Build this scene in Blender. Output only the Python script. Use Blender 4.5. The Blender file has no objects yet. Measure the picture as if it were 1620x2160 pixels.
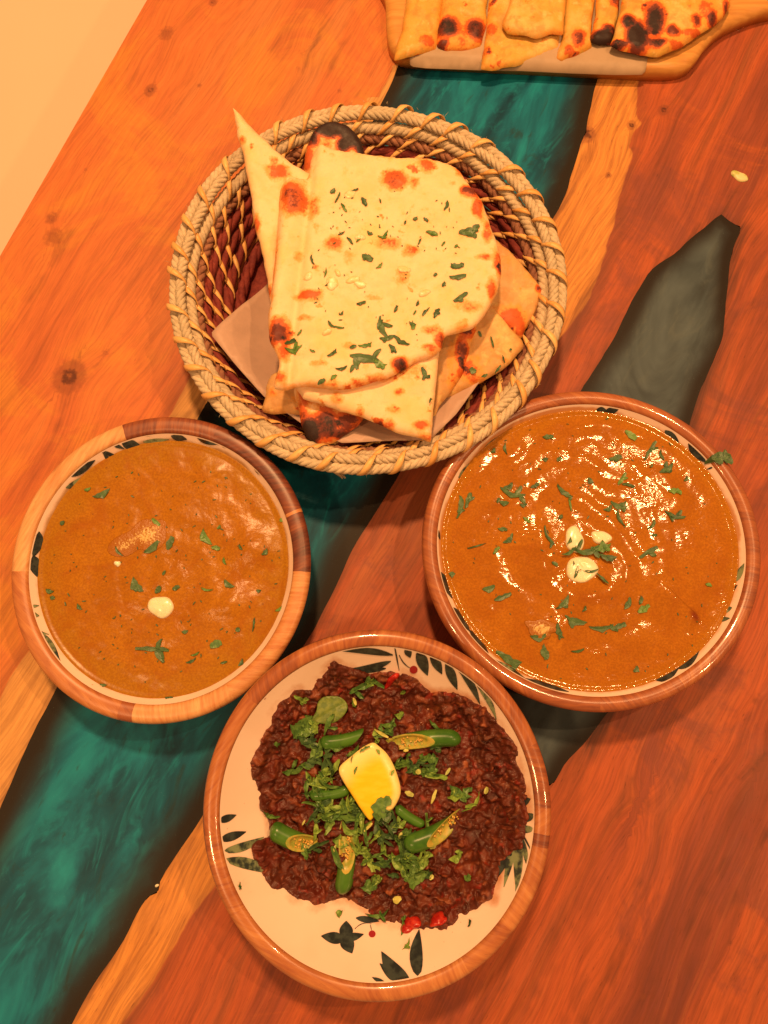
import bpy, math, random
import numpy as np
from mathutils import Vector, Matrix
from mathutils.geometry import delaunay_2d_cdt

random.seed(7)
rng = np.random.default_rng(7)
scene = bpy.context.scene
COL = scene.collection

# ------------------------------------------------------------------ camera, world, lamps, exposure
CAM_H, TILT, F = 0.62, math.radians(11.0), 1620.0      # metres above the table, tilt from nadir, focal in photo pixels
cam_d = bpy.data.cameras.new('camera')
cam_d.sensor_width = 36.0
cam_d.sensor_fit = 'AUTO'
cam_d.lens = 36.0 * F / 2160.0
cam_d.clip_start = 0.01
cam_d.clip_end = 50.0
cam = bpy.data.objects.new('camera', cam_d)
cam.location = (0, 0, CAM_H)
cam.rotation_euler = (TILT, 0, 0)
COL.objects.link(cam)
scene.camera = cam

world = bpy.data.worlds.new('World')
scene.world = world
world.use_nodes = True
bg = world.node_tree.nodes['Background']
bg.inputs[0].default_value = (1.0, 0.52, 0.22, 1)
bg.inputs[1].default_value = 0.30

def lamp(name, loc, target, power, size, col):
    d = bpy.data.lights.new(name, 'AREA')
    d.shape = 'DISK'
    d.size = size
    d.energy = power
    d.color = col
    o = bpy.data.objects.new(name, d)
    o.location = loc
    o.rotation_euler = (Vector(target) - Vector(loc)).to_track_quat('-Z', 'Y').to_euler()
    COL.objects.link(o)
    return o
WARM = (1.0, 0.525, 0.215)
lamp('ceiling_lamp_far', (-0.10, 0.88, 1.75), (-0.05, 0.10, 0), 35.0, 0.14, WARM)
lamp('ceiling_lamp_right', (0.66, 0.46, 1.60), (0.1, 0.1, 0), 8.5, 0.035, WARM)
lamp('fill_lamp_side', (1.20, -0.35, 1.60), (0.0, 0.1, 0), 9.0, 0.08, WARM)  # added fill from the right, also for highlights on the bowl rims
lamp('fill_lamp_near', (-0.85, -0.60, 1.75), (-0.1, 0.0, 0), 12.0, 0.14, WARM)  # added fill, evens out the falloff towards the near side and lifts shadows

scene.view_settings.view_transform = 'Standard'
scene.view_settings.look = 'None'
scene.view_settings.exposure = 0.0
scene.view_settings.gamma = 1.0
scene.render.engine = 'CYCLES'

# ------------------------------------------------------------------ helpers
CT, ST = math.cos(TILT), math.sin(TILT)
def P(px, py, z=0.0):
    """photo pixel -> the point at height z (survey helper, the camera looks down on the table)"""
    px = np.asarray(px, float); py = np.asarray(py, float); z = np.asarray(z, float)
    dx = (px - 810) / F; dy = -(py - 1080) / F
    s = (z - CAM_H) / (dy * ST - CT)
    return dx * s, (dy * CT + ST) * s
def PP(pts, z=0.0):
    a = np.asarray(pts, float)
    x, y = P(a[:, 0], a[:, 1], z)
    return np.stack([x, y], 1)
def MM(px):                     # pixels -> metres around table height
    return px * 0.000355

def _hash(ix, iy, seed):
    h = (ix.astype(np.int64) * 374761393 + iy.astype(np.int64) * 668265263 + seed * 974711) & 0x7fffffff
    h = ((h ^ (h >> 13)) * 1274126177) & 0x7fffffff
    h = h ^ (h >> 16)
    return (h & 0xffff) / 65535.0
def vnoise(x, y, seed=0):
    ix = np.floor(x).astype(np.int64); iy = np.floor(y).astype(np.int64)
    fx = x - ix; fy = y - iy
    ux = fx * fx * fx * (fx * (fx * 6 - 15) + 10); uy = fy * fy * fy * (fy * (fy * 6 - 15) + 10)
    a = _hash(ix, iy, seed); b = _hash(ix + 1, iy, seed); c = _hash(ix, iy + 1, seed); d = _hash(ix + 1, iy + 1, seed)
    return (a + (b - a) * ux) * (1 - uy) + (c + (d - c) * ux) * uy
def fbm(x, y, scale, octv=4, seed=0, gain=0.5):
    x = np.asarray(x, float) / scale; y = np.asarray(y, float) / scale
    t = 0; amp = 1.0; tot = 0
    for i in range(octv):
        t = t + amp * (vnoise(x + 17.3 * i, y - 9.1 * i, seed + i * 13) - 0.5)
        tot += amp; amp *= gain; x = x * 2.03; y = y * 2.03
    return 2 * t / tot           # about -1..1

def sstep(a, b, x):
    t = np.clip((x - a) / (b - a), 0, 1)
    return t * t * (3 - 2 * t)

def resample(pts, ds, closed=True):
    p = np.asarray(pts, float)
    if closed: p = np.vstack([p, p[:1]])
    seg = np.hypot(*(p[1:] - p[:-1]).T); s = np.concatenate([[0], np.cumsum(seg)])
    n = max(6, int(round(s[-1] / ds)))
    t = np.linspace(0, s[-1], n, endpoint=not closed)
    return np.stack([np.interp(t, s, p[:, 0]), np.interp(t, s, p[:, 1])], 1)
def smooth_poly(pts, k=8, closed=True):
    """Catmull-Rom through the points"""
    p = np.asarray(pts, float); n = len(p); out = []
    rngi = range(n) if closed else range(n - 1)
    for i in rngi:
        if closed: a, b, c, d = p[(i - 1) % n], p[i], p[(i + 1) % n], p[(i + 2) % n]
        else: a, b, c, d = p[max(i - 1, 0)], p[i], p[i + 1], p[min(i + 2, n - 1)]
        for j in range(k):
            t = j / k
            out.append(0.5 * ((2 * b) + (c - a) * t + (2 * a - 5 * b + 4 * c - d) * t * t + (3 * b - a - 3 * c + d) * t ** 3))
    if not closed: out.append(p[-1])
    return np.array(out)
def seg_dist(q, poly, closed=True):
    a = np.asarray(poly, float); b = np.roll(a, -1, 0) if closed else a[1:]
    if not closed: a = a[:-1]
    best = np.full(len(q), 1e9)
    for i in range(len(a)):
        ab = b[i] - a[i]; L = ab @ ab + 1e-18
        t = np.clip(((q - a[i]) @ ab) / L, 0, 1)
        d = q - (a[i] + t[:, None] * ab)
        best = np.minimum(best, d[:, 0] ** 2 + d[:, 1] ** 2)
    return np.sqrt(best)
def inside(q, poly):
    a = np.asarray(poly, float); b = np.roll(a, -1, 0)
    r = np.zeros(len(q), bool)
    for (x0, y0), (x1, y1) in zip(a, b):
        c = ((y0 > q[:, 1]) != (y1 > q[:, 1]))
        if y1 != y0:
            xs = (x1 - x0) * (q[:, 1] - y0) / (y1 - y0) + x0
            r ^= c & (q[:, 0] < xs)
    return r

def mesh_obj(name, verts, faces, mat=None, parent=None, attrs=None, smooth=True, colour=None):
    me = bpy.data.meshes.new(name)
    v = np.asarray(verts, np.float32)
    if isinstance(faces, np.ndarray):
        nf, k = faces.shape
        me.vertices.add(len(v)); me.vertices.foreach_set('co', v.ravel())
        me.loops.add(nf * k); me.loops.foreach_set('vertex_index', faces.astype(np.int32).ravel())
        me.polygons.add(nf); me.polygons.foreach_set('loop_start', np.arange(0, nf * k, k, dtype=np.int32))
        me.update(calc_edges=True); me.validate()
    else:
        me.from_pydata(v.tolist(), [], [list(map(int, f)) for f in faces])
    if smooth: me.polygons.foreach_set('use_smooth', [True] * len(me.polygons))
    if attrs:
        for k_, val in attrs.items():
            a = me.attributes.new(k_, 'FLOAT', 'POINT')
            a.data.foreach_set('value', np.asarray(val, np.float32))
    if mat: me.materials.append(mat)
    o = bpy.data.objects.new(name, me)
    COL.objects.link(o)
    if parent is not None: o.parent = parent
    return o
def tag(o, label=None, cat=None, group=None, kind=None):
    if label: o['label'] = label
    if cat: o['category'] = cat
    if group: o['group'] = group
    if kind: o['kind'] = kind
    return o
def empty(name, loc=(0, 0, 0)):
    o = bpy.data.objects.new(name, None); o.location = loc; o.empty_display_size = 0.02
    COL.objects.link(o); return o

def cdt(points, loops):
    pts = [Vector((float(a), float(b))) for a, b in points]
    edges = []
    for st, n in loops: edges += [(st + i, st + (i + 1) % n) for i in range(n)]
    r = delaunay_2d_cdt(pts, edges, [], 1, 1e-7)
    return np.array([(v.x, v.y) for v in r[0]]), [f for f in r[2]]
def sheet_tris(outline, cell, jitter=0.25, extra=None, holes=()):
    b = resample(outline, cell)
    loops = [(0, len(b))]; pts = [b]; off = len(b)
    for h in holes:
        hb = resample(h, cell); loops.append((off, len(hb))); off += len(hb); pts.append(hb)
    mn, mx = b.min(0), b.max(0)
    gx, gy = np.meshgrid(np.arange(mn[0], mx[0], cell), np.arange(mn[1], mx[1], cell * 0.9))
    gx = gx + (np.arange(gx.shape[0]) % 2)[:, None] * cell * 0.5
    g = np.stack([gx.ravel(), gy.ravel()], 1) + rng.uniform(-jitter, jitter, (gx.size, 2)) * cell
    if extra is not None: g = np.vstack([g, extra])
    m = inside(g, b)
    g = g[m]
    d = seg_dist(g, b)
    for h in pts[1:]: d = np.minimum(d, seg_dist(g, h))
    g = g[d > cell * 0.55]
    v, f = cdt(np.vstack(pts + [g]), loops)
    f = np.array([t for t in f if len(t) == 3])
    c = v[f].mean(1); keep = inside(c, b)
    for h in pts[1:]: keep &= ~inside(c, h)
    f = f[keep]
    # orientation up
    a = v[f]; cr = (a[:, 1, 0] - a[:, 0, 0]) * (a[:, 2, 1] - a[:, 0, 1]) - (a[:, 1, 1] - a[:, 0, 1]) * (a[:, 2, 0] - a[:, 0, 0])
    f[cr < 0] = f[cr < 0][:, ::-1]
    return v, f, b
def boundary_edges(f):
    e = np.vstack([f[:, [0, 1]], f[:, [1, 2]], f[:, [2, 0]]])
    key = np.sort(e, 1); _, inv, cnt = np.unique(key, axis=0, return_inverse=True, return_counts=True)
    inv = inv.ravel()
    return e[cnt[inv] == 1]
def slab(name, outline, cell, topf, botf, mat, parent=None, attrf=None, extra=None, holes=(), jitter=0.25, origin=None):
    """closed solid over an outline: topf/botf(x, y, d) give heights, d = distance to the edge"""
    v, f, b = sheet_tris(outline, cell, jitter, extra, holes)
    d = seg_dist(v, b)
    for h in holes: d = np.minimum(d, seg_dist(v, h))
    zt = topf(v[:, 0], v[:, 1], d); zb = botf(v[:, 0], v[:, 1], d)
    n = len(v)
    ox, oy, oz = origin if origin is not None else (0, 0, 0)
    top = np.column_stack([v[:, 0] - ox, v[:, 1] - oy, zt - oz]); bot = np.column_stack([v[:, 0] - ox, v[:, 1] - oy, zb - oz])
    be = boundary_edges(f)
    sides = np.vstack([np.column_stack([be[:, 1], be[:, 0], be[:, 0] + n]), np.column_stack([be[:, 1], be[:, 0] + n, be[:, 1] + n])])
    F_ = np.vstack([f, f[:, ::-1] + n, sides])
    attrs = None
    if attrf:
        at = attrf(v[:, 0], v[:, 1], d)
        attrs = {k: np.concatenate([a, a]) for k, a in at.items()}
    return mesh_obj(name, np.vstack([top, bot]), F_, mat, parent, attrs)

# ------------------------------------------------------------------ node helpers
class NT:
    def __init__(s, name):
        s.m = bpy.data.materials.new(name); s.m.use_nodes = True
        s.t = s.m.node_tree; s.b = s.t.nodes['Principled BSDF']
    def n(s, ty): return s.t.nodes.new(ty)
    def put(s, sock, v):
        if v is None: return
        if isinstance(v, bpy.types.NodeSocket): s.t.links.new(v, sock)
        elif isinstance(v, (tuple, list)):
            sock.default_value = tuple(v) + ((1,) if len(v) == 3 and sock.type == 'RGBA' else ())
        else: sock.default_value = v
    def attr(s, name):
        a = s.n('ShaderNodeAttribute'); a.attribute_name = name; return a.outputs['Fac']
    def obj(s): return s.n('ShaderNodeTexCoord').outputs['Object']
    def pos(s): return s.n('ShaderNodeNewGeometry').outputs['Position']
    def rand(s): return s.n('ShaderNodeObjectInfo').outputs['Random']
    def noise(s, vec, scale, detail=3, rough=0.5, dist=0.0, col=False):
        k = s.n('ShaderNodeTexNoise'); s.put(k.inputs['Vector'], vec); s.put(k.inputs['Scale'], scale)
        k.inputs['Detail'].default_value = detail; k.inputs['Roughness'].default_value = rough; k.inputs['Distortion'].default_value = dist
        return k.outputs['Color' if col else 'Fac']
    def vor(s, vec, scale, feat='F1', out='Distance'):
        k = s.n('ShaderNodeTexVoronoi'); k.feature = feat; s.put(k.inputs['Vector'], vec); s.put(k.inputs['Scale'], scale)
        return k.outputs[out]
    def ramp(s, fac, stops, mode='LINEAR'):
        r = s.n('ShaderNodeValToRGB'); s.put(r.inputs[0], fac); cr = r.color_ramp; cr.interpolation = mode
        while len(cr.elements) < len(stops): cr.elements.new(0.5)
        for e, (p, c) in zip(cr.elements, stops):
            e.position = p; e.color = tuple(c) + (1,) if not isinstance(c, (int, float)) else (c, c, c, 1)
        return r.outputs[0]
    def mix(s, fac, a, b, mode='MIX'):
        k = s.n('ShaderNodeMix'); k.data_type = 'RGBA'; k.blend_type = mode
        s.put(k.inputs[0], fac); s.put(k.inputs[6], a); s.put(k.inputs[7], b); return k.outputs[2]
    def math(s, op, a, b=None, clamp=False):
        k = s.n('ShaderNodeMath'); k.operation = op; k.use_clamp = clamp
        s.put(k.inputs[0], a); s.put(k.inputs[1], b); return k.outputs[0]
    def mapr(s, v, a, b, c=0.0, d=1.0, smooth=True):
        k = s.n('ShaderNodeMapRange'); k.interpolation_type = 'SMOOTHSTEP' if smooth else 'LINEAR'
        s.put(k.inputs[0], v)
        for i, x in zip((1, 2, 3, 4), (a, b, c, d)): k.inputs[i].default_value = x
        return k.outputs[0]
    def comb(s, x, y, z=0.0):
        k = s.n('ShaderNodeCombineXYZ'); s.put(k.inputs[0], x); s.put(k.inputs[1], y); s.put(k.inputs[2], z); return k.outputs[0]
    def sep(s, v):
        k = s.n('ShaderNodeSeparateXYZ'); s.put(k.inputs[0], v); return k.outputs
    def mapping(s, v, scale=(1, 1, 1), rot=(0, 0, 0)):
        k = s.n('ShaderNodeMapping'); s.put(k.inputs[0], v); k.inputs['Scale'].default_value = scale; k.inputs['Rotation'].default_value = rot
        return k.outputs[0]
    def bump(s, h, strength, dist, prev=None):
        k = s.n('ShaderNodeBump'); s.put(k.inputs['Strength'], strength); k.inputs['Distance'].default_value = dist
        s.put(k.inputs['Height'], h)
        if prev is not None: s.t.links.new(prev, k.inputs['Normal'])
        return k.outputs[0]
    def done(s, col, rough=0.5, normal=None, spec=0.5, coat=0.0, coat_rough=0.1, sss=0.0, sss_r=None, sss_scale=0.003, trans=0.0):
        b = s.b
        s.put(b.inputs['Base Color'], col); s.put(b.inputs['Roughness'], rough); s.put(b.inputs['Specular IOR Level'], spec)
        if normal is not None: s.t.links.new(normal, b.inputs['Normal'])
        b.inputs['Coat Weight'].default_value = coat; b.inputs['Coat Roughness'].default_value = coat_rough
        if sss:
            b.inputs['Subsurface Weight'].default_value = sss; b.inputs['Subsurface Scale'].default_value = sss_scale
            b.inputs['Subsurface Radius'].default_value = sss_r or (1, .4, .2)
        return s.m

# ------------------------------------------------------------------ wood of the table
UD = np.array(P(1265, 150, 0)) - np.array(P(160, 2140, 0)); UD = UD / np.hypot(*UD)      # along the grain
VD = np.array([UD[1], -UD[0]])                                                           # across, to the right

def m_table_wood(name, left):
    s = NT(name)
    gu, gv = s.attr('gu'), s.attr('gv')
    wob = s.noise(s.comb(s.math('MULTIPLY', gu, 5), s.math('MULTIPLY', gv, 12)), 1, 2)
    gvw = s.math('ADD', gv, s.math('MULTIPLY', s.math('SUBTRACT', wob, 0.5), 0.035))
    broad = s.noise(s.comb(s.math('MULTIPLY', gu, 1.8), s.math('MULTIPLY', gvw, 19)), 1, 4, .6, .5)
    streak = s.noise(s.comb(s.math('MULTIPLY', gu, 4), s.math('MULTIPLY', gvw, 95)), 1, 6, .68, .25)
    rings = s.noise(s.comb(s.math('MULTIPLY', gu, 2.2), s.math('MULTIPLY', gvw, 240)), 1, 4, .7, .15)
    fine = s.noise(s.comb(s.math('MULTIPLY', gu, 30), s.math('MULTIPLY', gvw, 520)), 1, 4, .7)
    pores = s.noise(s.comb(s.math('MULTIPLY', gu, 120), s.math('MULTIPLY', gvw, 900)), 1, 2, .5)
    mott = s.noise(s.pos(), 7.5, 6, .68, .9)
    if left:
        heart = s.ramp(broad, [(0.26, (.40, .105, .040)), (0.40, (.54, .148, .046)), (0.54, (.62, .190, .052)), (0.72, (.55, .215, .070))])
        heart = s.mix(s.mapr(mott, .48, .64, 0, .65), heart, (.66, .265, .045))
        heart = s.mix(s.mapr(mott, .42, .28, 0, .5), heart, (.46, .105, .045))
        sapc = s.ramp(streak, [(.3, (.55, .27, .08)), (.6, (.72, .38, .12))])
        sk, fk, rk = .26, .26, .12
    else:
        heart = s.ramp(broad, [(0.26, (.140, .040, .032)), (0.40, (.30, .070, .036)), (0.52, (.45, .100, .034)), (0.62, (.36, .094, .040)), (0.78, (.54, .165, .040))])
        heart = s.mix(s.mapr(mott, .5, .62, 0, .6), heart, (.20, .056, .046))
        heart = s.mix(s.mapr(mott, .40, .28, 0, .5), heart, (.52, .12, .030))
        sapc = s.ramp(streak, [(.3, (.52, .20, .045)), (.6, (.72, .31, .070))])
        sk, fk, rk = .50, .36, .24
    sapd = s.math('ADD', s.attr('sap'), s.math('MULTIPLY', s.math('SUBTRACT', s.noise(s.comb(s.math('MULTIPLY', gu, 45), s.math('MULTIPLY', gv, 120)), 1, 3), .5), .006))
    c = s.mix(s.mapr(sapd, -.0007, .0009), sapc, heart)
    rimd = s.mapr(s.math('ABSOLUTE', s.math('SUBTRACT', sapd, .003)), .0, .010, .45, 0)
    c = s.mix(rimd, c, (.22, .065, .03))
    st = s.mapr(streak, .30, .50, sk, 0)
    c = s.mix(st, c, (.16, .045, .02))
    c = s.mix(s.mapr(rings, .34, .52, rk, 0), c, (.17, .045, .022))
    c = s.mix(s.mapr(rings, .52, .70, 0, rk * .5), c, (.62, .22, .06))
    c = s.mix(s.mapr(s.math('MULTIPLY', s.attr('streak'), s.mapr(streak, .30, .62, 1.5, .35)), 0, 1, 0, .9, False), c, (.075, .030, .022))
    c = s.mix(s.math('MULTIPLY', s.mapr(fine, .34, .62, 1, 0), fk), c, (.12, .035, .015))
    c = s.mix(s.mapr(pores, .66, .74, 0, .45 if not left else .22), c, (.07, .02, .01))
    kn = s.math('ADD', s.attr('knot'), s.math('MULTIPLY', s.math('SUBTRACT', s.noise(s.pos(), 260, 4, .65), .5), .65))
    c = s.mix(s.mapr(kn, .18, .62, 0, .55), c, (.20, .055, .026))
    c = s.mix(s.mapr(kn, .66, 1.02, 0, .85), c, (.075, .020, .012))
    nb = s.bump(fine, .10, .0005)
    return s.done(c, s.mapr(s.noise(s.pos(), 30, 3), .3, .7, .44, .58), nb, .22)

def m_resin(name, kind):
    s = NT(name)
    p = s.pos()
    # pearl pigment drawn out along the pour
    k = s.mapping(p, (1, 1, 1), (0, 0, -math.atan2(UD[1], UD[0])))
    k = s.mapping(k, (5.5, 15, 1))
    w1 = s.noise(k, 1.0, 4, .55, 1.9)
    w2 = s.noise(k, 2.3, 4, .6, 2.6)
    gl = s.noise(p, 1500, 1)
    if kind == 'teal':
        c = s.ramp(w1, [(.30, (.003, .036, .066)), (.44, (.004, .082, .135)), (.56, (.006, .150, .225)), (.70, (.010, .250, .330))])
        c = s.mix(s.mapr(w2, .50, .72, 0, .75), c, (.007, .215, .290))
        c = s.mix(s.mapr(w2, .44, .28, 0, .65), c, (.014, .045, .046))
        edge = (.018, .013, .009)
        ew = .016
    else:
        c = s.ramp(w1, [(.30, (.028, .034, .036)), (.5, (.050, .070, .082)), (.68, (.085, .118, .135))])
        c = s.mix(s.mapr(w2, .5, .75, 0, .6), c, (.095, .120, .122))
        edge = (.020, .015, .012)
        ew = .004
    d = s.math('ADD', s.attr('edge'), s.math('MULTIPLY', s.math('SUBTRACT', s.noise(k, 1.6, 3), .5), .020))
    c = s.mix(s.mapr(d, .005 if kind == 'teal' else .002, ew + .017, 1, 0), c, edge)
    c = s.mix(s.mapr(gl, .72, .80, 0, .25), c, (.25, .45, .42), 'ADD')
    return s.done(c, .45, s.bump(s.noise(p, 14, 2), .05, .002), .14)

TT = 0.040       # table thickness
def ext(a, b, k):                       # run the line a-b on past b
    return (b[0] + (b[0] - a[0]) * k, b[1] + (b[1] - a[1]) * k)
# river edges, surveyed from the top of the picture downwards
river_l = [(935, -60), (885, 50), (838, 140), (800, 225), (640, 520), (520, 730), (428, 862), (330, 1060), (215, 1270), (112, 1462), (60, 1570), (0, 1705), (-60, 1830), (-190, 2080), (-260, 2220)]
river_r = [(1330, -60), (1297, 60), (1262, 160), (1245, 235), (1238, 268), (1240, 280), (1228, 300), (1205, 370), (1185, 430), (1090, 590), (960, 800), (842, 1000), (760, 1135), (655, 1335), (520, 1560), (428, 1722), (345, 1845), (340, 1868), (328, 1890), (312, 1893), (255, 1990), (215, 2050), (155, 2155), (110, 2240), (60, 2330)]
RL = smooth_poly(PP(river_l), 6, False); RR = smooth_poly(PP(river_r), 6, False)
def jag(p, amp, sc, seed):
    q = p.copy(); q[:, 0] += amp * fbm(p[:, 1], p[:, 1] * 0, sc, 3, seed); return q
RL = jag(resample(RL, .004, False), .0016, .03, 3); RR = jag(resample(RR, .004, False), .0016, .03, 5)
pocket_px = [(1522, 452), (1488, 478), (1462, 498), (1430, 530), (1376, 566), (1352, 600), (1330, 640), (1298, 706), (1262, 768), (1228, 822), (1180, 920), (1120, 1090), (1075, 1290), (1060, 1430), (1070, 1520), (1100, 1600), (1145, 1652), (1165, 1655), (1190, 1612), (1238, 1560), (1300, 1470), (1350, 1320), (1400, 1080), (1462, 868), (1492, 792), (1522, 716), (1531, 640), (1538, 560), (1552, 512), (1562, 478), (1540, 470)]
PKT = jag(resample(smooth_poly(PP(pocket_px), 5), .004), .0012, .012, 9)

_b = np.linspace(PKT[:, 1].min(), PKT[:, 1].max(), 40)
PKT_MID = (_b, np.array([PKT[np.argsort(np.abs(PKT[:, 1] - v))[:8], 0].mean() for v in _b]))
e0, e1 = np.array(P(310, 0)), np.array(P(0, 540)); ed = (e1 - e0) / np.hypot(*(e1 - e0))
EA, EB = e0 - ed * 0.16, e1 + ed * 0.62
knots_l = [(146, 795, 24, 1.0), (108, 460, 10, .75), (112, 500, 15, .72), (318, 190, 11, .85), (350, 70, 13, .7), (450, 4, 8, .8), (222, 744, 7, .5), (420, 180, 4, .7), (180, 358, 5, .5), (275, 335, 8, .35), (716, 192, 5, .6), (640, 110, 14, .35)]
knots_r = [(1238, 284, 13, 1.1), (1332, 264, 8, .95), (1400, 232, 9, .95), (1283, 370, 5, .9), (1356, 1700, 22, .42), (1340, 1690, 12, .4), (1594, 1478, 5, .7), (1602, 1465, 4, .5), (1605, 1610, 20, .55), (1540, 1988, 4, .8), (1357, 2103, 4, .7), (1500, 1672, 3, .7)]
def wood_attrs(knots, sapline, sapsign, streaks):
    K = [(np.array(P(a, b)), MM(r), s_) for a, b, r, s_ in knots]
    SL = smooth_poly(PP(sapline), 6, False) if sapline else None
    SK = [(PP(l), MM(w), st) for l, w, st in streaks]
    def fn(x, y, d):
        q = np.stack([x, y], 1)
        gu = q @ UD; gv = q @ VD
        knot = np.zeros(len(q))
        for c, r, st in K:
            du = (q - c) @ UD; dv = (q - c) @ VD
            rr = np.sqrt((du / 1.25) ** 2 + dv ** 2) / r
            knot = np.maximum(knot, st * np.clip(1.38 - 0.62 * rr, 0, 1) * (1 - .22 * np.clip(np.cos(rr * 7), 0, 1)))
            tail = .42 * st * np.exp(-(dv / (r * .8)) ** 2) * np.exp(-(du / (r * 3.6)) ** 2)
            knot = np.maximum(knot, tail)
            gv = gv + np.sign(dv) * r * 1.2 * np.exp(-np.abs(dv) / (2.6 * r)) * np.exp(-(du / (3.2 * r)) ** 2)
        if SL is None: sap = np.full(len(q), .05)
        else:
            sd = seg_dist(q, SL, False)
            i = np.argmin(((q[:, None, :] - SL[None, ::3, :]) ** 2).sum(2), 1) * 3
            i = np.clip(i, 1, len(SL) - 2)
            tg = SL[i + 1] - SL[i - 1]
            sg = np.sign((q[:, 0] - SL[i, 0]) * (-tg[:, 1]) + (q[:, 1] - SL[i, 1]) * tg[:, 0])
            sap = sd * sg * sapsign
        stv = np.zeros(len(q))
        for l, w, st in SK:
            dd = seg_dist(q, l, False)
            stv = np.maximum(stv, st * np.exp(-(dd / w) ** 2))
        dp = seg_dist(q, PKT[::2]); rt = sstep(-.01, .03, q[:, 0] - np.interp(q[:, 1], *PKT_MID))
        stv = np.maximum(stv, (.45 + .45 * rt) * np.exp(-(dp / (.0035 + .006 * rt)) ** 2))
        dr = np.minimum(seg_dist(q, RL[::4], False), seg_dist(q, RR[::4], False)); stv = np.maximum(stv, .45 * np.exp(-(dr / .0016) ** 2))
        return {'gu': gu, 'gv': gv, 'knot': knot, 'sap': sap, 'streak': stv}
    return fn
def knot_pts(knots):
    out = []
    for a, b, r, _ in knots:
        c = np.array(P(a, b)); R = MM(r) * 3
        g = np.stack(np.meshgrid(np.linspace(-R, R, 13), np.linspace(-R, R, 13)), -1).reshape(-1, 2)
        out.append(c + g)
    return np.vstack(out)
table = empty('resin_river_table', (0.1, 0.15, -0.75))
tag(table, 'live-edge wooden table with a teal resin river, under all the dishes', 'table')
def tpart(name, outline, cell, mat, attrf, extra=None, holes=()):
    o = slab(name, outline, cell, lambda x, y, d: 0 * x, lambda x, y, d: 0 * x - TT, mat, table, attrf, extra, holes, origin=tuple(table.location))
    o.data.polygons.foreach_set('use_smooth', [False] * len(o.data.polygons))
    return o
left_out = np.vstack([EA[None], RL, EB[None]])
sap_l = [(95, 1290), (70, 1340), (25, 1420), (-30, 1520), (-120, 1700), (-220, 1900)]
sap_l = [(560, 560), (470, 700), (405, 790), (330, 940), (240, 1110), (150, 1265), (95, 1330), (30, 1420), (-40, 1540), (-160, 1750), (-260, 1950)]
tpart('wood_slab', left_out, .0075, m_table_wood('wood_left', True),
      wood_attrs(knots_l, sap_l, -1, [([(640, 150), (680, 60), (700, -20)], 8, .5), ([(690, 170), (730, 60), (760, -30)], 5, .4), ([(800, 230), (840, 120), (870, 20)], 10, .5), ([(212, 725), (240, 640), (262, 585)], 3, .45), ([(118, 560), (150, 490)], 8, .35), ([(600, 230), (660, 150), (700, 120)], 16, .3), ([(730, 230), (770, 190), (790, 100)], 8, .4), ([(560, 120), (620, 40)], 5, .3), ([(60, 640), (110, 540), (150, 460)], 6, .3), ([(160, 770), (190, 720)], 6, .4), ([(115, 900), (135, 830)], 6, .35), ([(400, 420), (440, 340), (520, 200)], 3, .3), ([(20, 1000), (120, 880), (260, 700)], 3, .25), ([(90, 1010), (160, 930)], 10, .3), ([(410, 800), (440, 780)], 14, .4), ([(330, 640), (360, 560)], 10, .3)]), knot_pts(knots_l))
river_out = np.vstack([RL, RR[::-1]])
tpart('resin_river', river_out, .0085, m_resin('resin_teal', 'teal'), lambda x, y, d: {'edge': np.minimum(seg_dist(np.stack([x, y], 1), RL, False), seg_dist(np.stack([x, y], 1), RR, False))})
far = PP([(2150, -60), (2150, 2330)])
right_out = np.vstack([RR, far[1][None], far[0][None]])
sap_r = [(1375, -60), (1360, 60), (1350, 150), (1344, 200), (1342, 245), (1352, 262), (1334, 285), (1328, 310), (1332, 330), (1316, 380), (1300, 450), (1272, 550), (1235, 640), (1150, 740), (1020, 800), (940, 815), (830, 995), (748, 1130), (642, 1330), (508, 1555), (428, 1690), (480, 1740), (475, 1830), (400, 1940), (330, 2060), (262, 2160), (200, 2260)]
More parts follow.
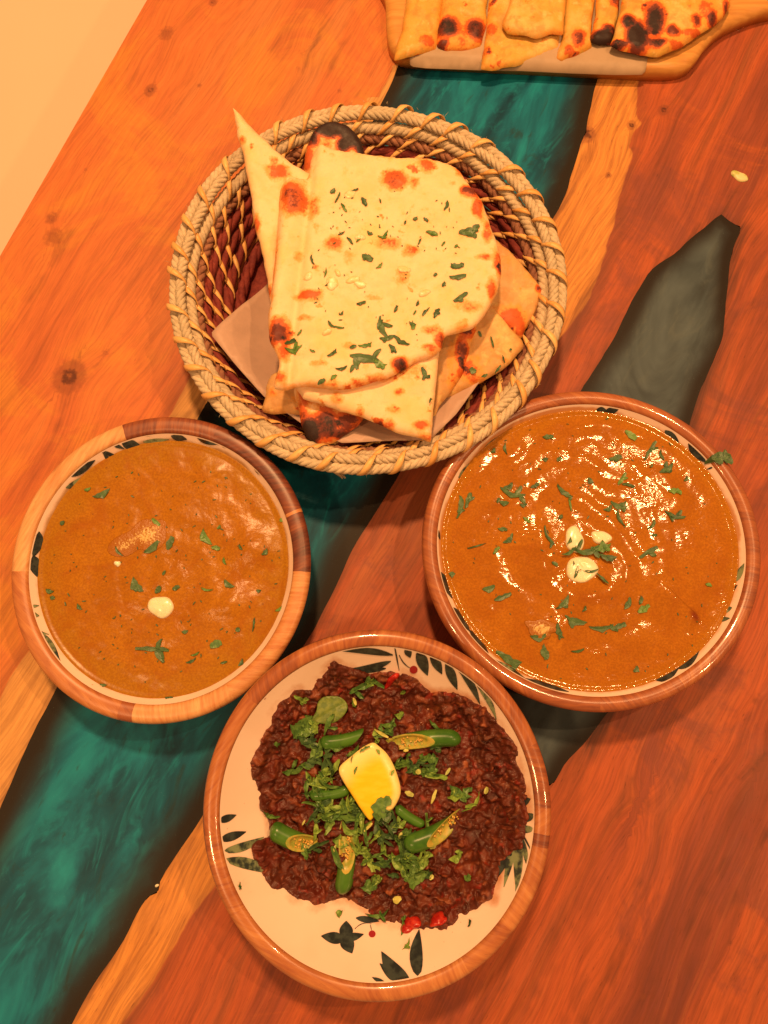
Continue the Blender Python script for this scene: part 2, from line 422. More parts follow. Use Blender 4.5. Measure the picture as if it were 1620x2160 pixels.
rstreaks = [([(1560, 470), (1556, 560), (1545, 660), (1538, 720)], 9, .75), ([(1600, 470), (1570, 560), (1550, 620)], 6, .6), ([(1620, 500), (1590, 600), (1530, 740)], 9, .5), ([(1530, 450), (1545, 420), (1560, 395)], 7, .55), ([(1530, 740), (1500, 810), (1478, 870)], 5, .5), ([(1330, 625), (1345, 590)], 4, .5), ([(1180, 2160), (1290, 1960), (1390, 1780)], 2.5, .5), ([(1330, 2160), (1430, 1990), (1540, 1790)], 3, .45), ([(1530, 2160), (1640, 1990)], 5, .6), ([(1235, 2160), (1330, 2000)], 3, .4), ([(1170, 1980), (1250, 1830), (1290, 1720)], 9, .28), ([(1420, 1750), (1500, 1600)], 5, .3), ([(1010, 2160), (1090, 2050)], 4, .35), ([(900, 2160), (960, 2120)], 4, .35), ([(1250, 2160), (1330, 1990), (1420, 1820)], 3, .0), ([(1110, 2150), (1215, 1900), (1290, 1760), (1330, 1640)], 7, .40), ([(1130, 2120), (1240, 1890), (1262, 1850)], 3, .55), ([(1390, 2160), (1480, 1990), (1620, 1760)], 3.5, .55), ([(1470, 2160), (1560, 2040), (1640, 1930)], 6, .5), ([(1180, 1700), (1210, 1640)], 5, .4),
            ([(1560, 1640), (1620, 1590)], 6, .7), ([(1535, 470), (1600, 420), (1660, 380)], 12, .35), ([(1570, 560), (1620, 500)], 16, .45), ([(1500, 840), (1560, 700), (1640, 560)], 12, .3), ([(1480, 60), (1430, 240), (1390, 420)], 18, .22), ([(1320, 420), (1270, 560), (1190, 740)], 10, .25), ([(1260, 1600), (1330, 1500)], 16, .45), ([(1400, 1560), (1480, 1430)], 10, .35), ([(1330, 600), (1320, 640), (1300, 690)], 4, .5), ([(1220, 880), (1110, 800)], 1, .0)]
tpart('wood_slab', right_out, .0075, m_table_wood('wood_right', False), wood_attrs(knots_r, sap_r, 1, rstreaks), knot_pts(knots_r), [PKT])
tpart('resin_pocket', PKT, .007, m_resin('resin_smoke', 'smoke'), lambda x, y, d: {'edge': d})

# plain cream surface a little below the table edge
s = NT('cream_paint')
wc = s.mix(s.mapr(s.noise(s.pos(), 3, 3), .3, .7), (.77, .545, .375), (.81, .58, .40))
cream_mat = s.done(wc, .6, s.bump(s.noise(s.pos(), 260, 3), .08, .001), .3)
nrm = np.array([ed[1], -ed[0]])
if nrm[0] > 0: nrm = -nrm
w0 = EA - ed * .3 - nrm * .10; w1_ = EB + ed * .3 - nrm * .10
wv = [(q[0], q[1], z) for z in (-.16, -.12) for q in (w0, w1_, w1_ + nrm * .7, w0 + nrm * .7)]
bench = mesh_obj('bench', wv, [(0, 1, 5, 4), (1, 2, 6, 5), (2, 3, 7, 6), (3, 0, 4, 7), (4, 5, 6, 7), (3, 2, 1, 0)], cream_mat, smooth=False)
tag(bench, 'plain cream bench top beyond the upper left table edge', 'bench')

# ------------------------------------------------------------------ lathe, bowls
def lathe(prof, n=192):
    pr = np.asarray(prof, float); m = len(pr)
    a = np.linspace(0, 2 * np.pi, n, endpoint=False)
    V = np.stack([np.outer(np.cos(a), pr[:, 0]), np.outer(np.sin(a), pr[:, 0]), np.tile(pr[:, 1], (n, 1))], 2).reshape(-1, 3)
    i, j = np.meshgrid(np.arange(n), np.arange(m - 1), indexing='ij')
    q = np.stack([i * m + j, ((i + 1) % n) * m + j, ((i + 1) % n) * m + j + 1, i * m + j + 1], 2).reshape(-1, 4)
    return V, q

def m_bowl_wood(name, staves, gloss):
    """staves: (angle in degrees where the block starts, tone 0 dark .. 1 pale)"""
    s = NT(name)
    o = s.obj(); x, y, z = s.sep(o)
    ang = s.math('ADD', s.math('DIVIDE', s.math('ARCTAN2', y, x), 2 * math.pi), .5)
    ang = s.math('ADD', ang, s.math('MULTIPLY', s.math('SUBTRACT', s.noise(o, 60, 2), .5), .004))
    st = sorted((((a + 180) % 360) / 360.0, t) for a, t in staves)
    st = [(0.0, st[-1][1])] + st
    tone = s.ramp(ang, st, 'CONSTANT')
    rot = s.n('ShaderNodeVectorRotate'); rot.rotation_type = 'Z_AXIS'; s.put(rot.inputs['Vector'], o)
    s.put(rot.inputs['Angle'], s.math('MULTIPLY', tone, 17.0))
    g = s.mapping(rot.outputs[0], (40, 420, 40))
    gr = s.noise(g, 1, 4, .6, .3)
    mot = s.noise(s.mapping(rot.outputs[0], (18, 60, 18)), 1, 4, .6, .8)
    tt = s.math('ADD', tone, s.math('ADD', s.math('MULTIPLY', s.math('SUBTRACT', gr, .5), .55), s.math('MULTIPLY', s.math('SUBTRACT', mot, .5), .62)))
    c = s.ramp(tt, [(.0, (.075, .022, .016)), (.22, (.19, .050, .025)), (.45, (.36, .108, .036)), (.68, (.52, .20, .065)), (1.0, (.74, .42, .18))])
    pr = s.noise(s.mapping(rot.outputs[0], (180, 1500, 180)), 1, 2)
    c = s.mix(s.mapr(pr, .62, .74, 0, .35), c, (.10, .03, .015))
    return s.done(c, .30 if gloss else .42, s.bump(gr, .12, .0004), .5, coat=.7 if gloss else .15, coat_rough=.05 if gloss else .3)

def m_enamel(name, stain=(.50, .20, .03)):
    s = NT(name)
    o = s.obj()
    c = s.mix(s.mapr(s.noise(o, 25, 3), .35, .65), (.83, .62, .495), (.87, .66, .54))
    sd = s.math('ADD', s.attr('stain'), s.math('MULTIPLY', s.math('SUBTRACT', s.noise(o, 90, 4, .6), .5), .7))
    c = s.mix(s.mapr(sd, .35, .95, 0, .85), c, stain)
    c = s.mix(s.mapr(s.noise(o, 520, 1), .78, .82, 0, .5), c, (.25, .10, .04))
    return s.done(c, .28, None, .5, coat=.3, coat_rough=.15)
s = NT('leaf_print_dark')
lc = s.mix(s.mapr(s.noise(s.pos(), 160, 4, .6), .4, .62), (.012, .018, .020), (.040, .055, .050))
PRINT_DARK = s.done(lc, .32, None, .5, coat=.3, coat_rough=.15)
s = NT('leaf_print_green')
lc = s.mix(s.mapr(s.noise(s.pos(), 120, 4, .6), .38, .60), (.022, .036, .032), (.22, .27, .14))
PRINT_GREEN = s.done(lc, .32, None, .5, coat=.3, coat_rough=.15)
s = NT('berry_print')
PRINT_RED = s.done((.32, .012, .02), .32, None, .5, coat=.3, coat_rough=.15)

class Bowl:
    def __init__(b, l, r, t, bt, zr, staves, gloss, label, depth_pow, zb=.010, rim=.0125):
        cx, cy = (l + r) / 2, (t + bt) / 2
        x0, _ = P(l, cy, zr - .004); x1, _ = P(r, cy, zr - .004); _, y0 = P(cx, t, zr - .004); _, y1 = P(cx, bt, zr - .004)
        b.c = np.array([(x0 + x1) / 2, (y0 + y1) / 2]); b.R = (x1 - x0) / 2; b.ey = float((y0 - y1) / (x1 - x0))     # hand-turned, not quite round
        b.zr, b.zb, b.pw = float(zr), zb, depth_pow
        R = b.R; b.Ri = R - rim; e = rim - .0125
        b.root = empty('wooden_bowl', (b.c[0], b.c[1], 0))
        tag(b.root, label, 'bowl', 'wooden bowls with enamel lining')
        prof = [(0, .003), (R * .50, .003), (R * .53, 0), (R * .58, .0015)]
        for k in np.linspace(.1, 1, 16):
            prof.append((R * .58 + (R - .0015 - R * .58) * k ** .62, .0015 + (zr - .010) * k ** 1.5))
        prof += [(R, zr - .0065), (R + .0002, zr - .0045), (R - .0006, zr - .0024), (R - .0022, zr - .0008), (R - .0045, zr), (R - .0080 - e, zr - .0001), (R - .0105 - e, zr - .0007), (R - .0119 - e, zr - .0018), (R - .0125 - e, zr - .0034), (R - .0127 - e, zr - .006), (R - .016 - e, zr - .010)]
        V, q = lathe(prof, 224); V[:, 1] *= b.ey
        b.shell = mesh_obj('shell', V, q, m_bowl_wood('bowl_wood', staves, gloss), b.root)
    def rad(b, x, y): return np.hypot(x - b.c[0], (y - b.c[1]) / b.ey)
    def zin(b, r):
        return b.zb + (b.zr - .0032 - b.zb) * np.clip(r / b.Ri, 0, 1.2) ** b.pw
    def lining(b, mat, stainf):
        rr = b.Ri * np.linspace(0.0, 1.0, 60) ** .8
        prof = [(r, float(b.zin(r))) for r in rr]
        V, q = lathe(prof, 224); V[:, 1] *= b.ey
        q = q[:, ::-1]
        st = stainf(V[:, 0] + b.c[0], V[:, 1] + b.c[1], V[:, 2])
        b.lin = mesh_obj('lining', V, q, mat, b.root, {'stain': st})
    def hit(b, px, py):
        """point of the lining that the surveyed pixel shows"""
        px = np.asarray(px, float); py = np.asarray(py, float); z = np.full(px.shape, b.zr)
        for _ in range(60):
            x, y = P(px, py, z)
            zt = b.zin(b.rad(x, y))
            z = z + (zt - z) * .5
        x, y = P(px, py, z)
        return x, y, z
    def put_print(b, base, tip, w, mat, bend=0.0, n=9, name='leaf_print', pts=None):
        base = np.array(base, float); tip = np.array(tip, float); ax = tip - base; L = np.hypot(*ax); pr = np.array([-ax[1], ax[0]]) / L
        t = np.linspace(0, 1, n)
        wd = w * .5 * np.sin(np.pi * np.clip(t, .0, 1) ** .8) ** .85
        wd[0] = max(w * .04, 1.0); wd[-1] = .6
        ctr = base + np.outer(t, ax) + np.outer(np.sin(np.pi * t) * bend * L, pr)
        a = ctr + wd[:, None] * pr; c = ctr - wd[:, None] * pr
        b._decal(np.stack([a, ctr, c], 1), mat, name)
    def _decal(b, G, mat, name):
        n, m = G.shape[:2]
        x, y, z = b.hit(G[..., 0], G[..., 1])
        rad = b.rad(x, y)
        ok = rad < b.Ri * 1.02
        k = np.minimum(1, b.Ri * .9955 / (rad + 1e-9))          # print runs out at the wooden rim
        x = b.c[0] + (x - b.c[0]) * k; y = b.c[1] + (y - b.c[1]) * k; rad = rad * k; z = b.zin(rad)
        e = 1e-4; sl = (b.zin(rad + e) - b.zin(rad - e)) / (2 * e)
        nx = -sl * (x - b.c[0]) / (rad + 1e-9); ny = -sl * (y - b.c[1]) / (rad + 1e-9); nl = np.sqrt(nx ** 2 + ny ** 2 + 1)
        off = .00045
        V = np.stack([x - b.c[0] + nx / nl * off, y - b.c[1] + ny / nl * off, z + off / nl], 2).reshape(-1, 3)
        f = []
        okf = ok.ravel()
        for i in range(n - 1):
            for j in range(m - 1):
                q = (i * m + j, i * m + j + 1, (i + 1) * m + j + 1, (i + 1) * m + j)
                if any(okf[k_] for k_ in q): f.append(q)
        if f: mesh_obj(name, V, f, mat, b.lin)
    def berry(b, c, r):
        a = np.linspace(0, 2 * np.pi, 13)
        G = np.stack([np.stack([np.full(13, c[0]), np.full(13, c[1])], 1), np.stack([c[0] + r * np.cos(a), c[1] + r * np.sin(a)], 1)], 1)
        b._decal(G, PRINT_RED, 'berry_print')

B_left = Bowl(25, 655, 880, 1527, .055, [(108, .86), (182, .60), (256, .42), (262, .82), (300, .74), (357, .16), (20, .70), (22, .18), (70, .28)], False,
              'smaller wooden bowl of smooth orange curry with one cream drop, left of the river', 3.4, rim=.0130)
B_right = Bowl(890, 1604, 826, 1502, .056, [(-60, .46), (-25, .38), (20, .42), (75, .40), (110, .34), (150, .40), (200, .44), (245, .37), (270, .42)], True,
               'wooden bowl of glossy curry with three cream drops and coriander', 3.6, rim=.0112)
B_meat = Bowl(428, 1163, 1328, 2114, .072, [(-42, .60), (-14, .20), (-9, .52), (-1, .38), (20, .46), (62, .48), (100, .45), (140, .50), (182, .42), (188, .54), (215, .58), (262, .62), (300, .57)], True,
              'wooden bowl of dark minced meat with leaf print and lemon wedge', 2.3, .009, rim=.0115)

# ------------------------------------------------------------------ curries
def grid_disc(Rm, n):
    """concentric disc mesh with even cells"""
    g = np.linspace(-1, 1, n)
    X, Y = np.meshgrid(g, g, indexing='ij')
    # square to disc
    U = X * np.sqrt(1 - Y ** 2 / 2); V = Y * np.sqrt(1 - X ** 2 / 2)
    i, j = np.meshgrid(np.arange(n - 1), np.arange(n - 1), indexing='ij')
    q = np.stack([i * n + j, (i + 1) * n + j, (i + 1) * n + j + 1, i * n + j + 1], 2).reshape(-1, 4)
    return U.ravel() * Rm, V.ravel() * Rm, q
def gauss(x, y, c, rx, ry, ang=0):
    ca, sa = math.cos(ang), math.sin(ang)
    dx, dy = x - c[0], y - c[1]
    u = dx * ca + dy * sa; v = -dx * sa + dy * ca
    return np.exp(-(u / rx) ** 2 - (v / ry) ** 2)

def m_curry(name, right):
    s = NT(name)
    o = s.obj()
    n1 = s.noise(o, 38, 4, .6, .6); n2 = s.noise(o, 210, 3, .6); n3 = s.noise(o, 900, 2, .6)
    if right:
        c = s.ramp(n1, [(.30, (.345, .112, .008)), (.52, (.40, .138, .010)), (.72, (.45, .165, .013))])
        c = s.mix(s.mapr(n2, .55, .75, 0, .35), c, (.34, .085, .014))
        c = s.mix(s.mapr(s.attr('oil'), .3, 1.0, 0, .75), c, (.40, .155, .008))
    else:
        c = s.ramp(n1, [(.30, (.355, .130, .006)), (.52, (.405, .156, .008)), (.72, (.45, .182, .010))])
        c = s.mix(s.mapr(n2, .55, .78, 0, .3), c, (.40, .105, .018))
        c = s.mix(s.mapr(s.math('ADD', s.attr('oil'), s.math('MULTIPLY', s.math('SUBTRACT', n1, .5), .8)), .25, .95, 0, .85), c, (.36, .160, .007))
        sp = s.noise(o, 260, 2, .4)
        c = s.mix(s.mapr(sp, .70, .76, 0, .6), c, (.16, .06, .012))
    gr_ = s.noise(o, 620, 4, .7)
    c = s.mix(s.mapr(gr_, .40, .62, .42, 0), c, (.20, .062, .006))
    sw_ = s.noise(o, 26, 5, .65, 1.6)
    c = s.mix(s.mapr(sw_, .48, .66, 0, .25 if right else .45), c, (.30, .080, .007))
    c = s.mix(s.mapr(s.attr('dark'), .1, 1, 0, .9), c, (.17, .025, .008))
    if right:
        h1 = s.noise(s.mapping(o, (300, 480, 300), (0, 0, .15)), 1, 2, .5); h2 = s.noise(o, 120, 4, .6, .8)
        s_amp = s.mapr(s.noise(o, 42, 3, .6, .5), .42, .60, .22, .50)
        nb = s.bump(h2, .08, .0008); nb = s.bump(h1, s_amp, .0004, nb)
        return s.done(c, s.mapr(s.noise(o, 60, 3), .3, .7, .06, .13), nb, .29, sss=.0, sss_scale=.004)
    h2 = s.noise(o, 330, 3, .55)
    area = s.attr('rough')
    k = s.n('ShaderNodeBump'); k.inputs['Distance'].default_value = .0005; s.put(k.inputs['Strength'], s.math('MULTIPLY', area, .8)); s.put(k.inputs['Height'], h2)
    return s.done(c, .27, k.outputs[0], .24, sss=.0, sss_scale=.004)

def curry(b, level, right):
    # radius where the level meets the lining
    rs = b.Ri * ((level - b.zb) / (b.zr - .0032 - b.zb)) ** (1 / b.pw)
    Rm = rs + .0006
    cx, cy = b.c
    sw = np.array(P(*((1215, 1180) if right else (350, 1230)), level))
    seed = 31 if right else 77
    def h(x, y):
        x = np.asarray(x, float); y = np.asarray(y, float)
        r = b.rad(x, y); edge = sstep(rs, rs - .012, r)
        dx, dy = x - sw[0], y - sw[1]; rr = np.hypot(dx, dy); th = np.arctan2(dy, dx)
        wob = fbm(x, y, .045, 3, seed) * .010
        spir = np.sin(2 * np.pi * (rr + wob * 1.5) / (.022 if right else .024) + th)
        arcs = fbm(rr + wob, .030 * np.abs((th - .6 + np.pi) % (2 * np.pi) - np.pi), .0110, 3, seed + 40)             # drag marks of the spoon
        msk = sstep(-.25, .35, fbm(x, y, .035, 2, seed + 50))
        z = ((.00040 if right else .00055) * spir + (.00065 if right else .0009) * arcs * msk) * np.exp(-(rr / (.085 if right else .06)) ** 2)
        z = z + (.0008 if right else .0010) * fbm(x, y, .030, 3, seed + 3) + (.00014 if right else .0003) * fbm(x, y, .008, 2, seed + 9)
        if right:
            for px, py, a, bb, an, hh in [(1240, 1270, .022, .014, .2, .0035), (1150, 1320, .020, .012, -.3, .0025), (1140, 1150, .007, .022, .1, .0022), (1390, 1215, .020, .014, .5, .0020), (1230, 900, .018, .006, .2, .0015), (1350, 920, .02, .006, -.4, .0014), (1060, 960, .02, .008, .6, .001)]:
                z = z + hh * gauss(x, y, P(px, py, level), a, bb, an)
            # chicken piece lifting the sauce: a sharp-edged flap
            q0 = np.array(P(1395, 1235, level)); q1 = np.array(P(1472, 1306, level)); dv = (q1 - q0) / np.hypot(*(q1 - q0)); nv = np.array([-dv[1], dv[0]])
            u = (x - q0[0]) * dv[0] + (y - q0[1]) * dv[1]; v = (x - q0[0]) * nv[0] + (y - q0[1]) * nv[1]
            fl = sstep(-.004, .006, u) * sstep(.040, .030, u) * np.where(v < 0, sstep(-.024, -.0005, v), sstep(.0032, .0, v))
            z = z + .0032 * fl
        else:
            for px, py, a, bb, an, hh in [(535, 1160, .016, .013, .2, .0048), (480, 1275, .013, .010, .4, .0038), (300, 1140, .018, .012, .3, .0018), (450, 1000, .014, .010, .3, .0012), (395, 1110, .03, .02, .3, .0012)]:
                z = z + hh * gauss(x, y, P(px, py, level), a, bb, an)
        return level + z * edge + .0008 * sstep(rs - .004, rs, r)
    u, v, q = grid_disc(Rm, 300)
    v = v * b.ey
    x, y = u + cx, v + cy
    z = h(x, y)
    r = b.rad(x, y)
    oil = np.clip(sstep(rs * (.62 if not right else .86), rs, r), 0, 1)
    dark = 0 * x
    rough = .25 + .75 * np.clip(gauss(x, y, P(470, 1190, level), .045, .05) + .6 * gauss(x, y, P(330, 1260, level), .03, .04), 0, 1)
    if right:
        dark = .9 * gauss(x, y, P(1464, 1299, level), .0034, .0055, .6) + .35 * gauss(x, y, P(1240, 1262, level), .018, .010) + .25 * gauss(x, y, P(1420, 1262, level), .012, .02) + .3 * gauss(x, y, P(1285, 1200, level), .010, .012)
        oil = np.clip(oil + .8 * gauss(x, y, P(1110, 915, level), .02, .010, .4), 0, 1)
    else:
        dark = .5 * gauss(x, y, P(562, 1163, level), .004, .008, -.3) + .25 * gauss(x, y, P(520, 1130, level), .012, .006, .6)
    V = np.stack([u, v, z], 1)
    # skirt into the bowl so that the sauce is a body
    o = mesh_obj('curry', np.stack([u, v, z - level], 1), q, m_curry('curry_' + ('right' if right else 'left'), right), None, {'oil': oil, 'dark': dark, 'rough': rough})
    o.location = (cx, cy, level)
    return o, h, rs
L_LEV, R_LEV = .0456, .0478
cur_l, H_left, rs_l = curry(B_left, L_LEV, False)
tag(cur_l, 'smooth orange curry with an oily rim, filling the smaller left bowl', 'curry')
cur_r, H_right, rs_r = curry(B_right, R_LEV, True)
tag(cur_r, 'glossy rippled orange curry filling the right bowl', 'curry')

def stain_ring(b, level, sectors, base):
    def f(x, y, z):
        a = np.degrees(np.arctan2(y - b.c[1], x - b.c[0]))
        up = np.clip(1 - (z - level) / .0045, 0, 1)
        w = np.full(x.shape, base)
        for a0, wd, st in sectors:
            dd = (a - a0 + 180) % 360 - 180
            w = np.maximum(w, st * np.exp(-(dd / wd) ** 2))
        return np.clip(up * 1.0 * np.minimum(1, w * 1.6) + w * .55 * (z < b.zr - .004), 0, 1.1)
    return f
B_left.lining(m_enamel('enamel_left', (.36, .16, .02)), stain_ring(B_left, L_LEV, [(150, 40, .55), (95, 30, .5), (60, 20, .6), (20, 30, .4)], .28))
B_right.lining(m_enamel('enamel_right', (.50, .17, .02)), stain_ring(B_right, R_LEV, [(110, 38, 1.0), (180, 25, .7), (40, 14, .4), (10, 12, .75), (230, 30, .5)], .34))

def c6(x, y): return (x * .4198, 860 + y * .4198)
def c7(x, y): return (880 + x * .4568, 800 + y * .4568)
def c8(x, y): return (420 + x * .4691, 1320 + y * .4691)
for a, t, w, g in [((355, 345), (478, 262), 42, 0), ((500, 215), (600, 250), 20, 0), ((520, 230), (560, 275), 18, 0), ((330, 402), (520, 330), 44, 1), ((560, 180), (625, 205), 20, 0), ((612, 178), (706, 190), 52, 0), ((860, 140), (940, 158), 34, 0), ((990, 140), (1105, 182), 48, 0), ((1095, 165), (1195, 205), 44, 0), ((1278, 285), (1338, 350), 36, 0), ((1345, 335), (1392, 425), 24, 0), ((1300, 320), (1340, 350), 20, 0), ((196, 622), (165, 752), 66, 0), ((165, 742), (185, 850), 62, 0), ((150, 1000), (195, 995), 16, 1), ((146, 1040), (196, 1046), 30, 1), ((190, 1145), (232, 1222), 30, 0), ((218, 1138), (304, 1302), 46, 1), ((160, 1120), (245, 1140), 14, 1), ((635, 1494), (775, 1506), 16, 0), ((700, 140), (800, 128), 18, 1), ((720, 170), (850, 158), 22, 1)]:
    B_left.put_print(c6(*a), c6(*t), w * .42, (PRINT_DARK, PRINT_GREEN)[g])
for a, t, w, g in [((828, 140), (880, 150), 36, 0), ((868, 150), (930, 138), 34, 0), ((1145, 235), (1215, 312), 42, 0), ((1255, 290), (1335, 385), 50, 0), ((105, 890), (160, 1012), 36, 0), ((165, 1055), (242, 1165), 36, 0), ((240, 1160), (335, 1290), 40, 0), ((350, 1300), (500, 1385), 30, 1), ((490, 1385), (700, 1445), 26, 0), ((1105, 1392), (1215, 1320), 62, 0), ((1195, 1335), (1305, 1250), 66, 0), ((1470, 935), (1512, 850), 30, 1), ((1455, 905), (1482, 805), 26, 0), ((1408, 1070), (1455, 1055), 30, 1), ((1388, 1112), (1445, 1104), 22, 1), ((1440, 990), (1480, 950), 16, 0), ((400, 250), (560, 205), 34, 1), ((190, 455), (300, 360), 40, 1), ((300, 330), (400, 250), 22, 1), ((90, 690), (104, 740), 14, 0), ((1340, 415), (1375, 402), 8, 0)]:
    B_right.put_print(c7(*a), c7(*t), w * .457, (PRINT_DARK, PRINT_GREEN)[g])

# ------------------------------------------------------------------ minced meat
mound_px = [c8(*p) for p in [(620, 165), (700, 190), (780, 205), (860, 200), (960, 230), (1050, 290), (1130, 290), (1200, 320), (1260, 360), (1330, 430), (1390, 510), (1400, 580), (1420, 640), (1440, 720), (1450, 830), (1420, 930), (1360, 990), (1330, 1060), (1300, 1170), (1220, 1230), (1140, 1290), (1060, 1322), (1000, 1330), (900, 1322), (800, 1305), (740, 1262), (660, 1225), (600, 1222), (540, 1235), (450, 1190), (350, 1150), (310, 1090), (270, 1010), (255, 950), (330, 920), (300, 840), (280, 760), (265, 660), (252, 590), (290, 510), (330, 440), (350, 380), (400, 320), (450, 280), (520, 280), (545, 220)]]
MZ = .034
MO = resample(PP(mound_px, MZ - .006), .0015)
MO = MO + np.stack([fbm(MO[:, 0], MO[:, 1], .010, 3, 5), fbm(MO[:, 0], MO[:, 1], .010, 3, 8)], 1) * .0022
mc = MO.mean(0)
B_meat.lining(m_enamel('enamel_meat', (.50, .17, .045)), lambda x, y, z: (.55 + .5 * fbm(x, y, .03, 3, 8)) * np.exp(-(np.where(inside(np.stack([x, y], 1), MO), 0, seg_dist(np.stack([x, y], 1), MO[::3])) / .0055) ** 2))
GN = 330
mn, mx = MO.min(0) - .004, MO.max(0) + .004
gx = np.linspace(mn[0], mx[0], GN); gy = np.linspace(mn[1], mx[1], GN)
GX, GY = np.meshgrid(gx, gy, indexing='ij')
q = np.stack([GX.ravel(), GY.ravel()], 1)
ins = inside(q, MO); dd = seg_dist(q, MO[::2]); sd = np.where(ins, dd, -dd).reshape(GN, GN)
bowlz = B_meat.zin(B_meat.rad(GX, GY))
dome = .0330 * np.sqrt(np.clip(1 - (1 - np.clip(sd / .050, 0, 1)) ** 2, 0, 1))
base = np.maximum(bowlz, B_meat.zb + dome * .95)
bil = np.abs(fbm(GX, GY, .020, 3, 44)) * .0105 + .003 * fbm(GX, GY, .028, 3, 4)
base = np.where(sd > 0, np.maximum(bowlz + .0035 * np.sqrt(np.clip(sd / .004, 0, 1)), B_meat.zb + dome + (bil - .001) * sstep(0, .02, sd)), bowlz - .004)
Hm = base - .0015
ton = np.zeros_like(Hm) + .3
cellx = gx[1] - gx[0]; celly = gy[1] - gy[0]
WX = fbm(GX, GY, .0050, 3, 91) * .0026; WY = fbm(GX, GY, .0050, 3, 92) * .0026
for k in range(5200):
    ij = rng.integers(0, GN, 2)
    if sd[ij[0], ij[1]] < .0010: continue
    a = rng.uniform(.0012, .0040) if rng.random() < .9 else rng.uniform(.004, .0085)
    a = min(a, .0014 + sd[ij[0], ij[1]] * .9)
    bb = a * rng.uniform(.22, .6); an = rng.uniform(0, np.pi); hh = min(bb, .002) * rng.uniform(.2, .6)
    rad = int((a + .0026) / min(cellx, celly)) + 2
    i0, i1, j0, j1 = max(ij[0] - rad, 0), min(ij[0] + rad + 1, GN), max(ij[1] - rad, 0), min(ij[1] + rad + 1, GN)
    dx = GX[i0:i1, j0:j1] - gx[ij[0]] + WX[i0:i1, j0:j1]; dy = GY[i0:i1, j0:j1] - gy[ij[1]] + WY[i0:i1, j0:j1]
    u = dx * math.cos(an) + dy * math.sin(an); v = -dx * math.sin(an) + dy * math.cos(an)
    m = 1 - (u / a) ** 2 - (v / bb) ** 2
    hz = base[ij[0], ij[1]] + rng.uniform(-.0014, .0006) + hh * np.clip(m, 0, 1) ** .7
    sub = Hm[i0:i1, j0:j1]
    w = (m > 0) & (hz > sub)
    sub[w] = hz[w]; tv = rng.random(); ton[i0:i1, j0:j1][w] = .35 * tv + .65 * tv ** 2
Hm = Hm + (.0022 * fbm(GX, GY, .0085, 3, 20) + .0010 * fbm(GX, GY, .0032, 3, 21) + .0003 * fbm(GX, GY, .0012, 2, 25)) * (sd > 0)
for _ in range(1):
    Hm = (Hm * 2 + np.roll(Hm, 1, 0) + np.roll(Hm, -1, 0) + np.roll(Hm, 1, 1) + np.roll(Hm, -1, 1)) / 6
    ton = (ton * 2 + np.roll(ton, 1, 0) + np.roll(ton, -1, 0) + np.roll(ton, 1, 1) + np.roll(ton, -1, 1)) / 6
Hm = np.where(sd > 0, Hm, base)
i, j = np.meshgrid(np.arange(GN - 1), np.arange(GN - 1), indexing='ij')
keep = (sd[:-1, :-1] > -.0012) | (sd[1:, 1:] > -.0012)
fq = np.stack([i * GN + j, (i + 1) * GN + j, (i + 1) * GN + j + 1, i * GN + j + 1], 2)[keep]
ox, oy = B_meat.c
s = NT('minced_meat')
o_ = s.obj(); tn = s.attr('tone')
n1 = s.noise(o_, 55, 4, .6)
c = s.ramp(tn, [(0, (.055, .010, .005)), (.35, (.095, .018, .008)), (.65, (.140, .028, .011)), (.9, (.20, .048, .016)), (1, (.30, .085, .03))])
c = s.mix(s.mapr(n1, .52, .66, 0, .5), c, (.14, .017, .009))
c = s.mix(s.mapr(s.noise(o_, 75, 4, .6), .54, .66, 0, .6), c, (.055, .014, .006))
c = s.mix(s.mapr(s.noise(o_, 130, 3), .60, .70, 0, .6), c, (.26, .022, .012))
c = s.mix(s.mapr(s.noise(o_, 48, 5, .7, .8), .56, .68, 0, .5), c, (.24, .070, .022))
c = s.mix(s.mapr(s.noise(o_, 700, 2), .60, .75, 0, .4), c, (.20, .065, .024))
MEAT = s.done(c, s.mapr(s.noise(o_, 240, 2), .40, .65, .30, .62), s.bump(s.noise(o_, 700, 4, .65), .55, .0007), .34)
meat = mesh_obj('minced_meat', np.stack([GX - ox, GY - oy, Hm], 2).reshape(-1, 3), fq, MEAT, None, {'tone': ton.ravel()})
meat.location = (ox, oy, 0)
tag(meat, 'dark brown minced meat heaped in the front bowl', 'minced meat')
Hs = Hm.copy()
for _ in range(8):
    Hs = (Hs + np.roll(Hs, 1, 0) + np.roll(Hs, -1, 0) + np.roll(Hs, 1, 1) + np.roll(Hs, -1, 1)) / 5
def H_meat(x, y):
    x = np.asarray(x, float); y = np.asarray(y, float)
    fi = np.clip((x - gx[0]) / cellx, 0, GN - 1.001); fj = np.clip((y - gy[0]) / celly, 0, GN - 1.001)
    i = fi.astype(int); j = fj.astype(int); a = fi - i; b = fj - j
    z = (Hs[i, j] * (1 - a) + Hs[i + 1, j] * a) * (1 - b) + (Hs[i, j + 1] * (1 - a) + Hs[i + 1, j + 1] * a) * b
    return np.maximum(z + .0006, B_meat.zin(B_meat.rad(x, y)) + .0003)

